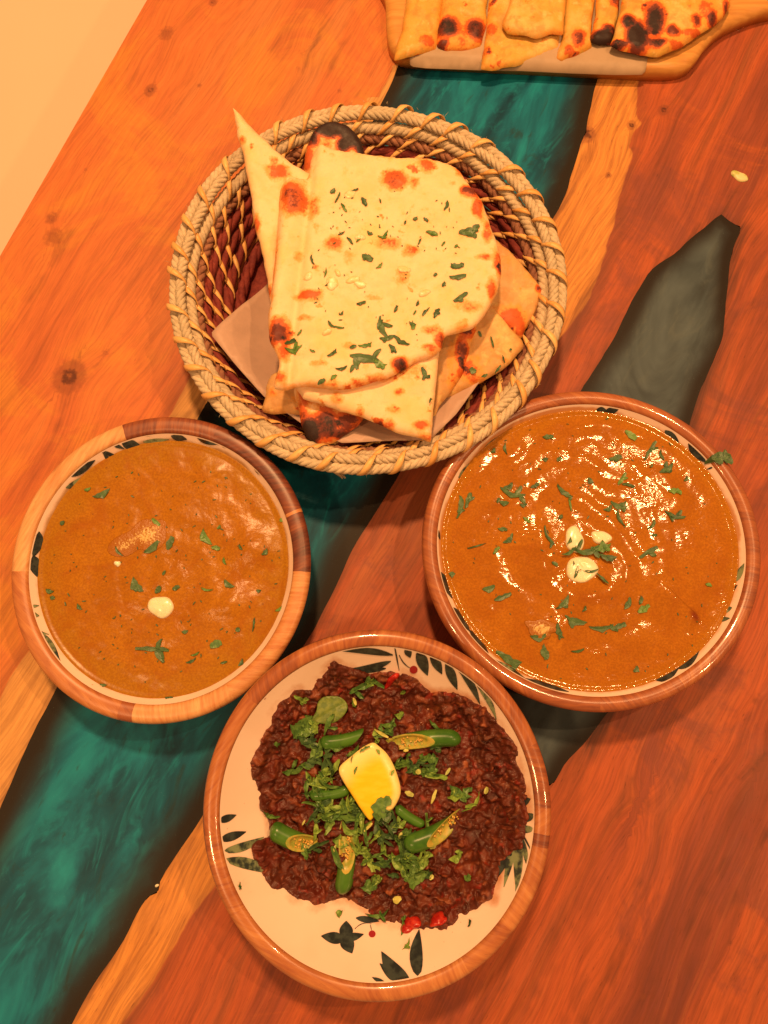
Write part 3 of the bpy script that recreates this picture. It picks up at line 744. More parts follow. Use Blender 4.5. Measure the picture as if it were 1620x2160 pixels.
D, G_ = PRINT_DARK, PRINT_GREEN
for a, t, w, m, bd in [((872, 130), (643, 112), 30, D, .04), ((862, 158), (690, 190), 30, D, -.06), ((840, 190), (700, 208), 22, D, 0), ((932, 95), (950, 142), 34, D, 0), ((985, 105), (1028, 222), 52, D, 0), ((1045, 118), (1093, 216), 44, D, 0), ((1112, 162), (1162, 286), 42, D, 0), ((1172, 195), (1264, 352), 32, D, -.06), ((1252, 262), (1338, 420), 26, G_, -.06), ((878, 84), (900, 200), 7, D, 0), ((900, 130), (960, 195), 5, D, .1),
                    ((86, 880), (166, 850), 34, D, 0), ((90, 965), (210, 926), 40, D, 0), ((104, 1016), (290, 950), 40, G_, .05), ((112, 1052), (340, 1118), 52, G_, -.05), ((88, 800), (97, 785), 12, D, 0),
                    ((1380, 655), (1437, 640), 26, D, 0), ((1420, 735), (1458, 714), 30, D, 0), ((1435, 800), (1492, 778), 42, D, 0), ((1512, 850), (1430, 880), 38, G_, 0), ((1508, 915), (1420, 915), 34, G_, 0), ((1420, 940), (1342, 1135), 46, D, 0), ((1425, 940), (1372, 1176), 34, G_, 0), ((1428, 930), (1428, 1200), 44, G_, -.03), ((1440, 930), (1480, 1092), 26, G_, -.03), ((1450, 925), (1500, 1020), 8, D, 0),
                    ((655, 1412), (548, 1396), 54, D, 0), ((648, 1402), (662, 1328), 62, D, .1), ((648, 1402), (740, 1388), 38, D, .05), ((640, 1408), (688, 1474), 62, D, -.1), ((700, 1364), (775, 1340), 4, D, -.15), ((770, 1345), (776, 1375), 4, D, 0), ((985, 1584), (990, 1366), 60, D, -.05), ((946, 1602), (820, 1466), 70, D, -.10), ((888, 1604), (812, 1520), 42, D, .05), ((838, 1612), (778, 1582), 22, D, 0), ((705, 1315), (810, 1330), 30, D, 0)]:
    B_meat.put_print(c8(*a), c8(*t), w * .469, m, bd)
B_meat.berry(c8(778, 1387), 7.5); B_meat.berry(c8(965, 196), 8.5); B_meat.berry(c8(290, 322), 4)

# ------------------------------------------------------------------ basket
KR_L, KR_R, KR_T, KR_B, KZ = 352, 1195, 210, 1000, .070
x0, _ = P(KR_L, 605, KZ); x1, _ = P(KR_R, 605, KZ); _, y0 = P(773, KR_T, KZ); _, y1 = P(773, KR_B, KZ)
KC = np.array([(x0 + x1) / 2, (y0 + y1) / 2]); KR = (x1 - x0 + y0 - y1) / 4
def m_fibre(name, c1, c2, c3):
    s = NT(name); o = s.obj()
    n1 = s.noise(o, 30, 3); n2 = s.noise(o, 900, 3, .6); n3 = s.noise(o, 260, 3, .6)
    c = s.mix(s.mapr(n3, .35, .65), c1, c2); c = s.mix(s.mapr(n1, .5, .7, 0, .5), c, c3)
    c = s.mix(s.mapr(n2, .58, .72, 0, .35), c, tuple(.45 * v for v in c1))
    return s.done(c, .72, s.bump(n2, .5, .0006), .25)
ROPE = m_fibre('seagrass_rope', (.50, .395, .255), (.64, .515, .345), (.46, .38, .25))
STRAW = m_fibre('straw_rope', (.27, .115, .07), (.36, .17, .10), (.19, .06, .05))
MAROON = m_fibre('maroon_coil', (.18, .027, .024), (.26, .046, .034), (.13, .022, .024))
s = NT('cane_strip'); o_ = s.obj()
c = s.mix(s.rand(), (.70, .36, .10), (.80, .50, .19)); c = s.mix(s.mapr(s.noise(o_, 420, 3), .5, .7, 0, .4), c, (.42, .16, .04))
CANE = s.done(c, .42, s.bump(s.noise(o_, 900, 2), .2, .0003), .45)
basket = empty('bread_basket', (KC[0], KC[1], 0))
tag(basket, 'round coiled rope basket with cane stitching holding naan', 'basket')
def ring_strands(R, z, tube, strands, turns, srad, sides, seed, wob=.0006):
    seg = int(abs(turns) * 11)
    a = np.linspace(0, 2 * np.pi, seg, endpoint=False)
    Vs, Fs = [], []; off = 0
    for k in range(strands):
        ph = a * turns + 2 * np.pi * k / strands + .5 * fbm(a * 1.0, a * 0 + seed, .25, 2, seed)
        rr = tube - srad
        rw = wob * np.sin(a * 3 + seed) + wob * .8 * np.sin(a * 7 + 2 * seed)
        cr = R + rr * np.cos(ph) + rw; cz = z + rr * np.sin(ph) + rw * .6
        ctr = np.stack([cr * np.cos(a), cr * np.sin(a), cz], 1)
        tg = np.roll(ctr, -1, 0) - np.roll(ctr, 1, 0); tg /= np.linalg.norm(tg, axis=1)[:, None]
        rad = np.stack([np.cos(a) * np.cos(ph), np.sin(a) * np.cos(ph), np.sin(ph)], 1)
        bn = np.cross(tg, rad); bn /= np.linalg.norm(bn, axis=1)[:, None]; rad = np.cross(bn, tg)
        sr = srad * (1 + .10 * fbm(a * 40, a * 0 + k, 1, 2, seed + k))[:, None]
        for j in range(sides):
            t = 2 * np.pi * j / sides
            Vs.append(ctr + sr * (rad * math.cos(t) + bn * math.sin(t)))
        i, j = np.meshgrid(np.arange(seg), np.arange(sides), indexing='ij')
        f = np.stack([off + j * seg + i, off + j * seg + (i + 1) % seg, off + ((j + 1) % sides) * seg + (i + 1) % seg, off + ((j + 1) % sides) * seg + i], 2).reshape(-1, 4)
        Fs.append(f); off += seg * sides
    return np.vstack(Vs), np.vstack(Fs)
TUBE = .0072
coils = []           # (radius of centre line, height, tube radius)
for k in range(7):
    tr = (.0070, .0056)[k] if k < 2 else .0056
    rr = [KR - .0070, KR - .0150, KR - .0200, KR - .0250, KR - .0305, KR - .0370, KR - .0450][k]
    zz = [.0650, .0585, .0500, .0408, .0312, .0216, .0120][k]
    coils.append((rr, zz, tr))
# the rim: two ropes of opposite twist laid side by side, then thinner cords going down
for rr, zz, tr, st, tn, sr, mt in [(coils[0][0] + .0029, coils[0][1] - .0012, .0043, 4, 44, .50, ROPE), (coils[0][0] - .0034, coils[0][1] + .0012, .0043, 4, -43, .50, ROPE), (coils[1][0] - .0004, coils[1][1] - .001, .0050, 4, 42, .50, ROPE), (coils[2][0], coils[2][1], .0052, 3, -40, .56, STRAW)] + [(a_, b_, c_, 3, 14, .60, MAROON) for a_, b_, c_ in coils[3:]]:
    V, f = ring_strands(rr, zz, tr, st, tn, tr * sr, 7 if mt is ROPE else 6, len(basket.children) + 1)
    mesh_obj('rope_coil', V, f, mt, basket)
V, f = lathe([(0.0, .004), (KR - .06, .004), (KR - .049, .006), (KR - .047, .012)], 96)
mesh_obj('base_panel', V, f, MAROON, basket)
# cane stitches: one strip per wrap
def stitch_mesh(rr, zz, tr, slant, width, a0, a1):
    n = 11; rows = []
    t = np.linspace(a0, a1, n)
    for i, ph in enumerate(t):
        f_ = i / (n - 1)
        ca = slant * (f_ - .5)
        r_ = tr * 1.10 + .0003
        w = width * (.55 + .45 * math.sin(math.pi * min(1, f_ * 1.15 + .08)))
        for o, lift in ((-.5, 0), (0, .0003), (.5, 0)):
            an = (ca + o * w) / rr
            R_ = rr + (r_ + lift) * math.cos(ph); z_ = zz + (r_ + lift) * math.sin(ph)
            rows.append((R_ * math.cos(an), R_ * math.sin(an), z_))
    fs = [(i * 3 + j, i * 3 + j + 1, i * 3 + j + 4, i * 3 + j + 3) for i in range(n - 1) for j in range(2)]
    return rows, fs
def stitch_row(k, count, slant, width, a0, a1, phase):
    rr, zz, tr = coils[k]
    first = None
    for i in range(count):
        if first is None:
            V, f = stitch_mesh(rr, zz, tr, slant, width, a0, a1)
            o = mesh_obj('stitch', V, f, CANE, basket); first = o
            md = o.modifiers.new('thick', 'SOLIDIFY'); md.thickness = .0005
        else:
            o = first.copy(); COL.objects.link(o)
        o.rotation_euler = (random.uniform(-.002, .002), random.uniform(-.002, .002), 2 * math.pi * (i + phase + random.uniform(-.16, .16)) / count)
stitch_row(0, 36, .016, .0056, -.5, math.pi * 1.05, 0)
stitch_row(1, 36, .018, .0058, .1, math.pi * 1.12, .45)
stitch_row(2, 38, .018, .0054, .55, math.pi * 1.12, .9)
stitch_row(3, 38, .018, .0054, .55, math.pi * 1.12, .35)
stitch_row(4, 38, .018, .0054, .55, math.pi * 1.12, .8)
stitch_row(5, 38, .018, .0054, .55, math.pi * 1.12, .25)
# frayed rope end at the near side
def tube_path(pts, r0, r1, sides=5):
    p = np.asarray(pts, float); n = len(p); V = []; f = []
    for i in range(n):
        tg = p[min(i + 1, n - 1)] - p[max(i - 1, 0)]; tg /= np.linalg.norm(tg) + 1e-12
        a = np.cross(tg, (0.1, .2, 1)); a /= np.linalg.norm(a); b = np.cross(tg, a); r = r0 + (r1 - r0) * i / (n - 1)
        for j in range(sides): V.append(p[i] + r * (a * math.cos(2 * math.pi * j / sides) + b * math.sin(2 * math.pi * j / sides)))
    for i in range(n - 1):
        for j in range(sides): f.append((i * sides + j, i * sides + (j + 1) % sides, (i + 1) * sides + (j + 1) % sides, (i + 1) * sides + j))
    f.append(tuple(range(sides))[::-1]); f.append(tuple((n - 1) * sides + j for j in range(sides)))
    return V, f
V, f = [], []
for k in range(16):
    b0 = np.array([*P(690 + random.uniform(-8, 8), 980 + random.uniform(-6, 6), .066), .066]); b1 = np.array([*P(724 + random.uniform(-6, 6), 1004 + random.uniform(-6, 6), .058), .058 + random.uniform(-.003, .003)])
    md_ = (b0 + b1) / 2 + np.array([random.uniform(-.001, .001), random.uniform(-.001, .001), .001])
    v_, f_ = tube_path([b0 - np.array([KC[0], KC[1], 0]), md_ - np.array([KC[0], KC[1], 0]), b1 - np.array([KC[0], KC[1], 0])], .0006, .0002, 4)
    f += [tuple(x + len(V) for x in q_) for q_ in f_]; V += v_
mesh_obj('frayed_end', V, f, ROPE, basket)
V, f = [], []
for k in range(150):
    a = random.uniform(0, 2 * math.pi); rr, zz, tr = coils[random.choice((0, 0, 1))]; ph = random.uniform(-.3, 2.6)
    c0 = np.array([(rr + tr * math.cos(ph)) * math.cos(a), (rr + tr * math.cos(ph)) * math.sin(a), zz + tr * math.sin(ph)])
    L = random.uniform(.002, .006); dr = np.array([math.cos(a + random.uniform(-1.5, 1.5)), math.sin(a + random.uniform(-1.5, 1.5)), random.uniform(.0, .6)]) * L
    v_, f_ = tube_path([c0, c0 + dr * .5 + np.array([0, 0, .0006]), c0 + dr], .00016, .00006, 3)
    f += [tuple(x + len(V) for x in q_) for q_ in f_]; V += v_
tag(mesh_obj('rope_fuzz', V, f, ROPE, basket), kind='stuff')

# ------------------------------------------------------------------ paper
def m_paper(name, col):
    s = NT(name); p = s.pos()
    c = s.mix(s.mapr(s.noise(p, 45, 4, .6), .35, .65), col, tuple(.88 * v for v in col))
    return s.done(c, .55, s.bump(s.noise(p, 160, 3), .15, .0006), .35, sss=0)
PAPER = m_paper('parchment', (.50, .33, .25))
PAPER2 = m_paper('board_paper', (.44, .31, .20))
pl = PP([(560, 572), (505, 636), (448, 712), (500, 775), (560, 842), (640, 900), (720, 940), (800, 936), (906, 934), (960, 880), (1008, 812), (1060, 740), (900, 620), (700, 560)], .050)
def paper_z(x, y, d):
    r = np.hypot(x - KC[0], y - KC[1])
    return .028 + .030 * sstep(KR - .085, KR - .022, r) + .0012 * fbm(x, y, .03, 3, 66)
paper = slab('paper_liner', pl, .004, paper_z, lambda x, y, d: paper_z(x, y, d) - .0003, PAPER)
tag(paper, 'sheet of parchment paper lining the rope basket under the naan', 'paper')

# ------------------------------------------------------------------ naan
def m_naan(name, tint, mottle=0.0):
    s = NT(name); p = s.pos()
    n1 = s.noise(p, 42, 4, .6, .3); n2 = s.noise(p, 160, 4, .6); n3 = s.noise(p, 600, 3, .6)
    a = tint; b_ = tuple(v * k for v, k in zip(tint, (.98, .90, .74)))
    c = s.mix(s.mapr(n1, .40, .68), a, b_)
    c = s.mix(s.mapr(n2, .56, .72, 0, .5), c, (.78, .45, .13))
    c = s.mix(s.mapr(s.noise(p, 24, 4, .6), .52, .66, 0, .6), c, (.84, .56, .20))
    if mottle:
        c = s.mix(s.mapr(s.noise(p, 70, 5, .65, .5), .46, .66, 0, mottle), c, (.46, .20, .035))
        c = s.mix(s.mapr(s.noise(p, 110, 4, .6), .56, .70, 0, mottle), c, (.80, .58, .22))
    ch = s.math('ADD', s.attr('char'), s.math('ADD', s.math('MULTIPLY', s.math('SUBTRACT', n2, .5), .55), s.math('MULTIPLY', s.math('SUBTRACT', n3, .5), .32)))
    ch = s.math('ADD', ch, s.mapr(s.noise(p, 75, 3, .5), .62, .76, 0, .5))
    c = s.mix(s.mapr(ch, .14, .40, 0, .75), c, (.80, .32, .045))
    c = s.mix(s.mapr(ch, .36, .56, 0, .92), c, (.56, .088, .012))
    c = s.mix(s.mapr(ch, .62, .82, 0, .95), c, (.130, .022, .014))
    c = s.mix(s.mapr(ch, .86, 1.05, 0, .95), c, (.020, .010, .009))
    nb = s.bump(n1, .45, .0018); nb = s.bump(s.noise(p, 210, 4, .6), .35, .0007, nb); nb = s.bump(n3, .25, .0003, nb)
    return s.done(c, s.mapr(n2, .3, .7, .48, .68), nb, .35, sss=.15, sss_r=(1, .5, .2), sss_scale=.002)
NAAN = m_naan('naan_white', (.90, .615, .35)); NAAN2 = m_naan('naan_oily', (.64, .37, .15), .5); NAAN3 = m_naan('naan_oiled', (.66, .39, .075), .6)

def naan(name, px, z0, zf, spots, mat, th=.0042, cell=.0021, edge_char=.0, seed=1, label='', group='naan pieces in the basket', sharp=(), drop=.0022, smooth=True):
    ol = PP(px, z0)
    ol = resample(smooth_poly(ol, 5) if smooth else ol, .002)
    ol = ol + np.stack([fbm(ol[:, 0], ol[:, 1], .012, 3, seed + 1), fbm(ol[:, 0], ol[:, 1], .012, 3, seed + 2)], 1) * .0013
    S = [(np.array(P(a, b, z0)), MM(rx) * .86, MM(ry) * .86, st) for a, b, rx, ry, st in spots]
    def surf(x, y, d=None):
        z = zf(x, y) + .0019 * fbm(x, y, .026, 3, seed + 5) + .0005 * fbm(x, y, .006, 2, seed + 8)
        for c, rx, ry, st in S:                     # every scorch sits on a blister
            if st > .4: z = z + .0011 * np.exp(-((x - c[0]) / rx) ** 2 - ((y - c[1]) / ry) ** 2)
        if d is not None: z = z - drop * (1 - np.clip(d / .007, 0, 1)) ** 2
        return z
    def top(x, y, d):
        r = np.clip(d / .0035, 0, 1)
        return surf(x, y, d) + th * .5 * np.sqrt(1 - (1 - r) ** 2) + .0001
    def bot(x, y, d):
        r = np.clip(d / .0035, 0, 1)
        return surf(x, y, d) - th * .5 * np.sqrt(1 - (1 - r) ** 2) - .0001
    def at(x, y, d):
        ch = np.zeros(len(x))
        wx = x + .0022 * fbm(x, y, .012, 3, seed + 20); wy = y + .0022 * fbm(x, y, .012, 3, seed + 21)
        for c, rx, ry, st in S:
            rr = np.sqrt(((wx - c[0]) / rx) ** 2 + ((wy - c[1]) / ry) ** 2)
            ch = np.maximum(ch, st * np.clip(1.5 - rr * .68, 0, 1))
        if edge_char:
            ch = np.maximum(ch, edge_char * np.exp(-(d / .004) ** 2) * (.5 + .9 * np.clip(fbm(x, y, .03, 2, seed + 30) + .3, 0, 1)))
        return {'char': ch}
    o = slab(name, ol, cell, top, bot, mat, None, at)
    c = ol.mean(0)
    # origin at the middle of the piece
    me = o.data; me.transform(Matrix.Translation((-c[0], -c[1], -z0))); o.location = (c[0], c[1], z0)
    tag(o, label, 'naan', group)
    def Ht(x, y): return surf(x, y) + th * .5 + .0002
    return o, Ht
def plane3(a, b, c):
    """height field through three surveyed points (px, py, z)"""
    pts = [np.array([*P(q_[0], q_[1], q_[2]), q_[2]]) for q_ in (a, b, c)]
    n = np.cross(pts[1] - pts[0], pts[2] - pts[0])
    return lambda x, y: pts[0][2] - (n[0] * (x - pts[0][0]) + n[1] * (y - pts[0][1])) / n[2]
# pieces from the bottom of the pile upwards
f_ = plane3((1060, 540, .066), (1145, 615, .060), (1000, 700, .056))
naan('naan', [(1020, 520), (1062, 530), (1098, 560), (1130, 592), (1147, 615), (1140, 640), (1110, 690), (1095, 706), (1060, 690), (1000, 650)], .060, f_, [(1080, 670, 30, 24, .62), (1138, 612, 10, 8, .8), (1060, 560, 30, 10, .3), (1120, 585, 16, 10, .3), (1100, 690, 14, 16, .6)], NAAN2, seed=11, label='naan piece with orange blistered edge at the right rim of the basket')
f_ = plane3((1030, 640, .066), (1100, 725, .062), (940, 830, .052))
naan('naan', [(985, 655), (1020, 640), (1040, 655), (1075, 695), (1104, 727), (1080, 760), (1050, 782), (1000, 808), (935, 830), (940, 790), (970, 720)], .060, f_, [(990, 775, 24, 20, .58), (1010, 760, 10, 14, .3), (1000, 795, 20, 10, .5), (1060, 760, 10, 8, .15)], NAAN2, seed=23, label='naan wedge with herb flecks pointing to the lower right of the basket')
f_ = plane3((960, 690, .068), (1000, 690, .066), (925, 870, .056))
naan('naan', [(925, 700), (970, 690), (1004, 684), (1000, 720), (985, 765), (955, 815), (928, 850), (915, 880), (912, 800)], .063, f_, [(985, 700, 16, 16, .85), (975, 740, 14, 26, .8), (975, 780, 12, 14, .6), (950, 760, 10, 30, .35), (955, 800, 12, 20, .4)], NAAN2, seed=31, label='scorched narrow naan strip tucked between the pale wedges', th=.0036)
f_ = plane3((560, 800, .060), (620, 870, .058), (640, 780, .064))
naan('naan', [(572, 790), (640, 780), (650, 850), (632, 872), (600, 868), (553, 864), (560, 830)], .060, f_, [(576, 828, 9, 8, .5), (640, 840, 20, 30, .3)], NAAN2, seed=37, label='small blunt naan end at the lower left of the pile')
f_ = plane3((640, 830, .066), (760, 880, .064), (650, 930, .058))
naan('naan', [(625, 815), (700, 822), (770, 850), (768, 878), (748, 902), (712, 925), (680, 934), (650, 926), (636, 900), (628, 860)], .062, f_, [(668, 832, 18, 16, .92), (656, 908, 24, 24, 1.2), (690, 895, 22, 26, 1.02), (735, 890, 26, 20, .82), (640, 890, 12, 26, .7), (712, 912, 30, 10, .95), (700, 850, 30, 20, .5), (640, 850, 14, 24, .55), (720, 860, 26, 18, .45)], NAAN, seed=41, label='naan corner with big black blisters at the near rim of the basket')
f_ = plane3((700, 270, .078), (650, 360, .070), (760, 330, .074))
naan('naan', [(642, 380), (643, 330), (652, 296), (680, 270), (708, 264), (740, 276), (764, 304), (772, 345), (740, 380)], .074, f_, [(700, 276, 50, 18, 1.5), (745, 292, 26, 26, 1.5), (660, 296, 14, 20, 1.1), (650, 335, 12, 24, .62), (690, 310, 12, 14, .45), (725, 310, 14, 16, 1.1), (760, 320, 12, 20, 1.2)], NAAN, seed=43, label='naan flap with charred black edge at the far rim of the basket')
# tip piece on the left, sticking up over the rim
f_t = plane3((520, 300, .096), (640, 362, .086), (600, 700, .074))
naan('naan', [(499, 258), (512, 268), (545, 300), (600, 340), (645, 366), (690, 380), (690, 560), (640, 720), (600, 712), (572, 640), (556, 560), (540, 480), (522, 360), (508, 310)], .082, f_t, [(588, 376, 20, 17, .60), (582, 352, 9, 8, .5), (519, 322, 7, 9, .5), (545, 482, 8, 20, .55), (566, 612, 6, 14, .5), (540, 315, 5, 5, .3)], NAAN, seed=47, label='long naan piece with a pointed tip sticking out over the left rim', smooth=False)
# triangular wedge at the near side
f_c = plane3((925, 735, .083), (905, 925, .076), (640, 815, .078))
naan('naan', [(600, 780), (780, 740), (925, 732), (922, 800), (915, 870), (908, 928), (880, 920), (846, 908), (800, 890), (745, 872), (700, 856), (640, 838)], .080, f_c, [(842, 826, 11, 7, .5), (826, 862, 13, 8, .42), (888, 896, 14, 9, .62), (815, 895, 16, 10, .55), (760, 868, 10, 10, .5), (900, 920, 20, 8, .45), (780, 790, 60, 14, .45), (712, 840, 14, 10, .45), (870, 780, 30, 10, .4)], NAAN, seed=53, label='pale triangular naan wedge pointing to the near rim of the basket', smooth=False)
# the big one on top
f_a0 = plane3((672, 308, .091), (1055, 560, .087), (600, 800, .087))
cA = np.array(P(810, 560, .09))
lineA = (np.array(P(640, 380, .09)), np.array(P(590, 800, .09)))
def f_a(x, y):
    z = f_a0(x, y) + .005 * np.exp(-((x - cA[0]) ** 2 + (y - cA[1]) ** 2) / .085 ** 2)
    dv = lineA[1] - lineA[0]; dv = dv / np.hypot(*dv); nv = np.array([dv[1], -dv[0]])
    v = (x - lineA[0][0]) * nv[0] + (y - lineA[0][1]) * nv[1]          # positive to the left of the fold
    v = v * np.sign(nv[0]) * -1
    z = z - .0030 * np.exp(-((v + .006) / .0035) ** 2) + .0022 * np.exp(-((v - .008) / .0065) ** 2)
    z = z - .0055 * sstep(.010, .022, v)
    return z
spA = [(622, 430, 27, 31, .74), (664, 452, 10, 26, .48), (832, 390, 24, 21, .66), (872, 398, 10, 14, .46), (898, 358, 17, 15, .56), (952, 395, 8, 8, .35), (968, 368, 9, 12, .5), (990, 412, 15, 14, .82), (1008, 446, 12, 26, .66), (1028, 496, 10, 22, .55), (1048, 560, 10, 24, .6), (1050, 572, 8, 9, .8), (1036, 614, 10, 22, .56), (704, 525, 20, 15, .55), (632, 548, 12, 9, .42), (822, 524, 26, 12, .5), (866, 540, 14, 11, .54), (848, 592, 12, 17, .46), (1022, 549, 16, 7, .52), (652, 632, 25, 11, .60), (644, 678, 14, 6, .42), (590, 706, 21, 26, .84), (598, 742, 12, 20, .55), (592, 798, 14, 14, .52), (672, 770, 14, 6, .42), (738, 730, 13, 7, .42), (843, 770, 14, 14, .98), (790, 800, 22, 10, .5), (756, 806, 14, 9, .48), (700, 812, 20, 6, .42), (912, 698, 18, 8, .48), (928, 722, 13, 18, .7), (905, 738, 16, 8, .5), (990, 652, 22, 12, .44), (975, 690, 12, 10, .46), (786, 635, 14, 5, .38), (762, 610, 12, 9, .3), (735, 555, 10, 18, .3), (700, 340, 9, 6, .3), (670, 490, 8, 10, .3), (760, 480, 30, 30, .16), (700, 600, 40, 30, .12), (880, 470, 40, 30, .14)]
naanA, H_A = naan('naan', [(672, 308), (700, 318), (760, 326), (850, 336), (905, 340), (952, 350), (978, 378), (1010, 420), (1030, 462), (1048, 512), (1058, 560), (1054, 598), (1038, 640), (1005, 684), (955, 704), (936, 712), (926, 742), (880, 764), (840, 786), (800, 800), (720, 819), (650, 812), (585, 820), (578, 812), (590, 768), (574, 730), (566, 690), (570, 620), (582, 520), (586, 440), (590, 398), (610, 384), (645, 380), (655, 340)],
    .088, f_a, spA, NAAN, th=.0048, cell=.0018, edge_char=.30, seed=61, label='large pale naan with coriander lying on top of the basket')

# ------------------------------------------------------------------ serving board at the far side
s = NT('board_wood'); p = s.pos()
g = s.mapping(p, (26, 300, 60), (0, 0, .05)); n1 = s.noise(g, 1, 4, .6, .3); n2 = s.noise(p, 30, 3)
c = s.ramp(n1, [(.3, (.50, .22, .050)), (.5, (.60, .28, .065)), (.7, (.66, .34, .09))]); c = s.mix(s.mapr(n2, .5, .75, 0, .4), c, (.42, .15, .04))
BOARD = s.done(c, .4, s.bump(n1, .1, .0004), .45)
BZ = .016
bo = PP([(812, -140), (814, 0), (816, 60), (822, 95), (842, 116), (880, 124), (1100, 136), (1300, 146), (1400, 150), (1448, 143), (1472, 122), (1490, 96), (1520, 66), (1560, 44), (1620, 24), (1720, 8), (1760, -20), (1760, -90), (1700, -110), (1580, -110), (1520, -140)], BZ - .003)
bo = smooth_poly(bo, 6)
board = empty('serving_board', (*bo.mean(0), 0)); tag(board, 'amber wooden paddle board carrying a row of naan at the far side', 'serving board')
slab('plank', bo, .006, lambda x, y, d: BZ - .0035 * (1 - np.sqrt(1 - (1 - np.clip(d / .0035, 0, 1)) ** 2)), lambda x, y, d: .0006 + 0 * x, BOARD, board, origin=tuple(board.location))
pb = PP([(862, 40), (864, 118), (866, 131), (900, 135), (1010, 139), (1100, 141), (1200, 146), (1300, 150), (1362, 151), (1368, 100), (1370, 30), (1370, -100), (862, -100)], BZ)
def pbz(x, y, d):
    dd = seg_dist(np.stack([x, y], 1), bo); ins_ = inside(np.stack([x, y], 1), bo)
    sdv = np.where(ins_, dd, -dd)
    return BZ + .0009 - .006 * sstep(.002, -.006, sdv) + .0007 * fbm(x, y, .03, 3, 12) * sstep(0, .01, sdv) ** 2
bp = slab('paper_sheet', pb, .004, pbz, lambda x, y, d: pbz(x, y, d) - .0003, PAPER2); tag(bp, 'strip of white paper under the naan row, hanging over the board edge', 'paper')
row = [
    ([(862, -80), (856, 0), (848, 50), (838, 90), (832, 117), (850, 114), (885, 106), (922, 96), (930, 40), (940, -80)], (.020, .021, .019), [(900, 86, 18, 14, .52), (860, 20, 14, 20, .2), (925, 40, 6, 20, .4)], 'leftmost naan slice in the row on the wooden board'),
    ([(935, -80), (930, 0), (924, 50), (921, 92), (945, 100), (985, 98), (1014, 88), (1026, 50), (1036, -80)], (.022, .021, .020), [(945, 58, 22, 20, .98), (1004, 60, 18, 22, .92), (932, 90, 12, 8, .9), (975, 75, 16, 30, .45), (985, 15, 20, 10, .3)], 'naan slice with two dark blisters, second from the left on the board'),
    ([(1040, -80), (1030, 20), (1022, 90), (1014, 136), (1040, 138), (1090, 128), (1140, 110), (1182, 90), (1190, 20), (1190, -80)], (.021, .020, .019), [(1036, 60, 12, 18, .5), (1028, 105, 10, 14, .45), (1100, 92, 20, 8, .4), (1050, 10, 12, 20, .3)], 'pointed naan slice reaching below the paper edge on the board'),
    ([(1080, -80), (1072, 20), (1058, 62), (1070, 78), (1100, 82), (1130, 86), (1160, 78), (1186, 80), (1192, 20), (1196, -80)], (.029, .028, .027), [(1126, 52, 12, 10, .35), (1155, 50, 8, 8, .3), (1110, 20, 30, 20, .15)], 'pale folded naan slice lying on top in the middle of the row'),
    ([(1198, -80), (1192, 20), (1188, 70), (1177, 114), (1190, 120), (1216, 108), (1252, 92), (1250, 40), (1262, -80)], (.023, .022, .020), [(1218, 82, 12, 18, .72), (1200, 105, 10, 12, .6), (1225, 72, 10, 10, .6)], 'narrow naan slice with a brown oval blister beside the folded one'),
    ([(1262, -80), (1256, 20), (1250, 60), (1244, 84), (1262, 92), (1292, 90), (1304, 40), (1316, -80)], (.025, .024, .022), [(1275, 80, 30, 12, 1.15), (1262, 88, 18, 8, 1.2), (1298, 10, 14, 12, .7), (1285, 65, 14, 10, .9)], 'naan slice with scorched black end, second from the right on the board'),
    ([(1318, -80), (1310, 0), (1300, 50), (1285, 100), (1300, 108), (1350, 118), (1390, 120), (1430, 105), (1470, 80), (1505, 58), (1524, 40), (1538, 16), (1540, -80)], (.029, .028, .025), [(1320, 60, 12, 14, 1.0), (1340, 88, 20, 28, 1.15), (1376, 55, 18, 32, 1.0), (1380, 100, 20, 10, .95), (1300, 102, 20, 8, .9), (1338, 2, 18, 8, .72), (1415, 78, 12, 12, .82), (1462, 56, 10, 14, .8), (1480, 30, 18, 18, .5), (1496, 48, 10, 14, .9), (1430, 104, 22, 8, .6), (1525, 25, 8, 16, .7), (1445, 28, 8, 8, .45), (1460, 80, 30, 8, .6)], 'broad rightmost naan slice with black blisters on the board')]
for i, (px, (za, zb_, zc), sp, lab) in enumerate(row):
    cx_ = sum(a for a, b in px) / len(px)
    f_ = plane3((cx_ - 40, 20, za), (cx_ + 40, 20, zb_), (cx_, 110, zc))
    sp = [(a, b, rx * 1.25, ry * 1.25, st * 1.05) for a, b, rx, ry, st in sp]
    naan('naan', px, .022, f_, sp, NAAN3, th=.0036, cell=.0022, edge_char=.35, seed=100 + 7 * i, label=lab, group='naan slices on the board', smooth=False, drop=.003)

# ------------------------------------------------------------------ herbs
def m_leaf(name, c1, c2):
    s = NT(name); p = s.pos()
    c = s.mix(s.mapr(s.noise(p, 330, 3), .35, .65), c1, c2)
    c = s.mix(s.math('MULTIPLY', s.rand(), .4), c, (c2[0] * 1.5, c2[1] * 1.35, c2[2] * 1.1))
    return s.done(c, .42, s.bump(s.noise(p, 1300, 2), .3, .0003), .45)
LEAF_D = m_leaf('coriander_dark', (.036, .084, .034), (.070, .140, .046))
LEAF_M = m_leaf('coriander_mid', (.060, .150, .036), (.120, .235, .050))
LEAF_P = m_leaf('coriander_pale', (.13, .25, .045), (.24, .37, .075))
STEM_Y = m_leaf('stem_pale', (.36, .40, .10), (.48, .48, .14))

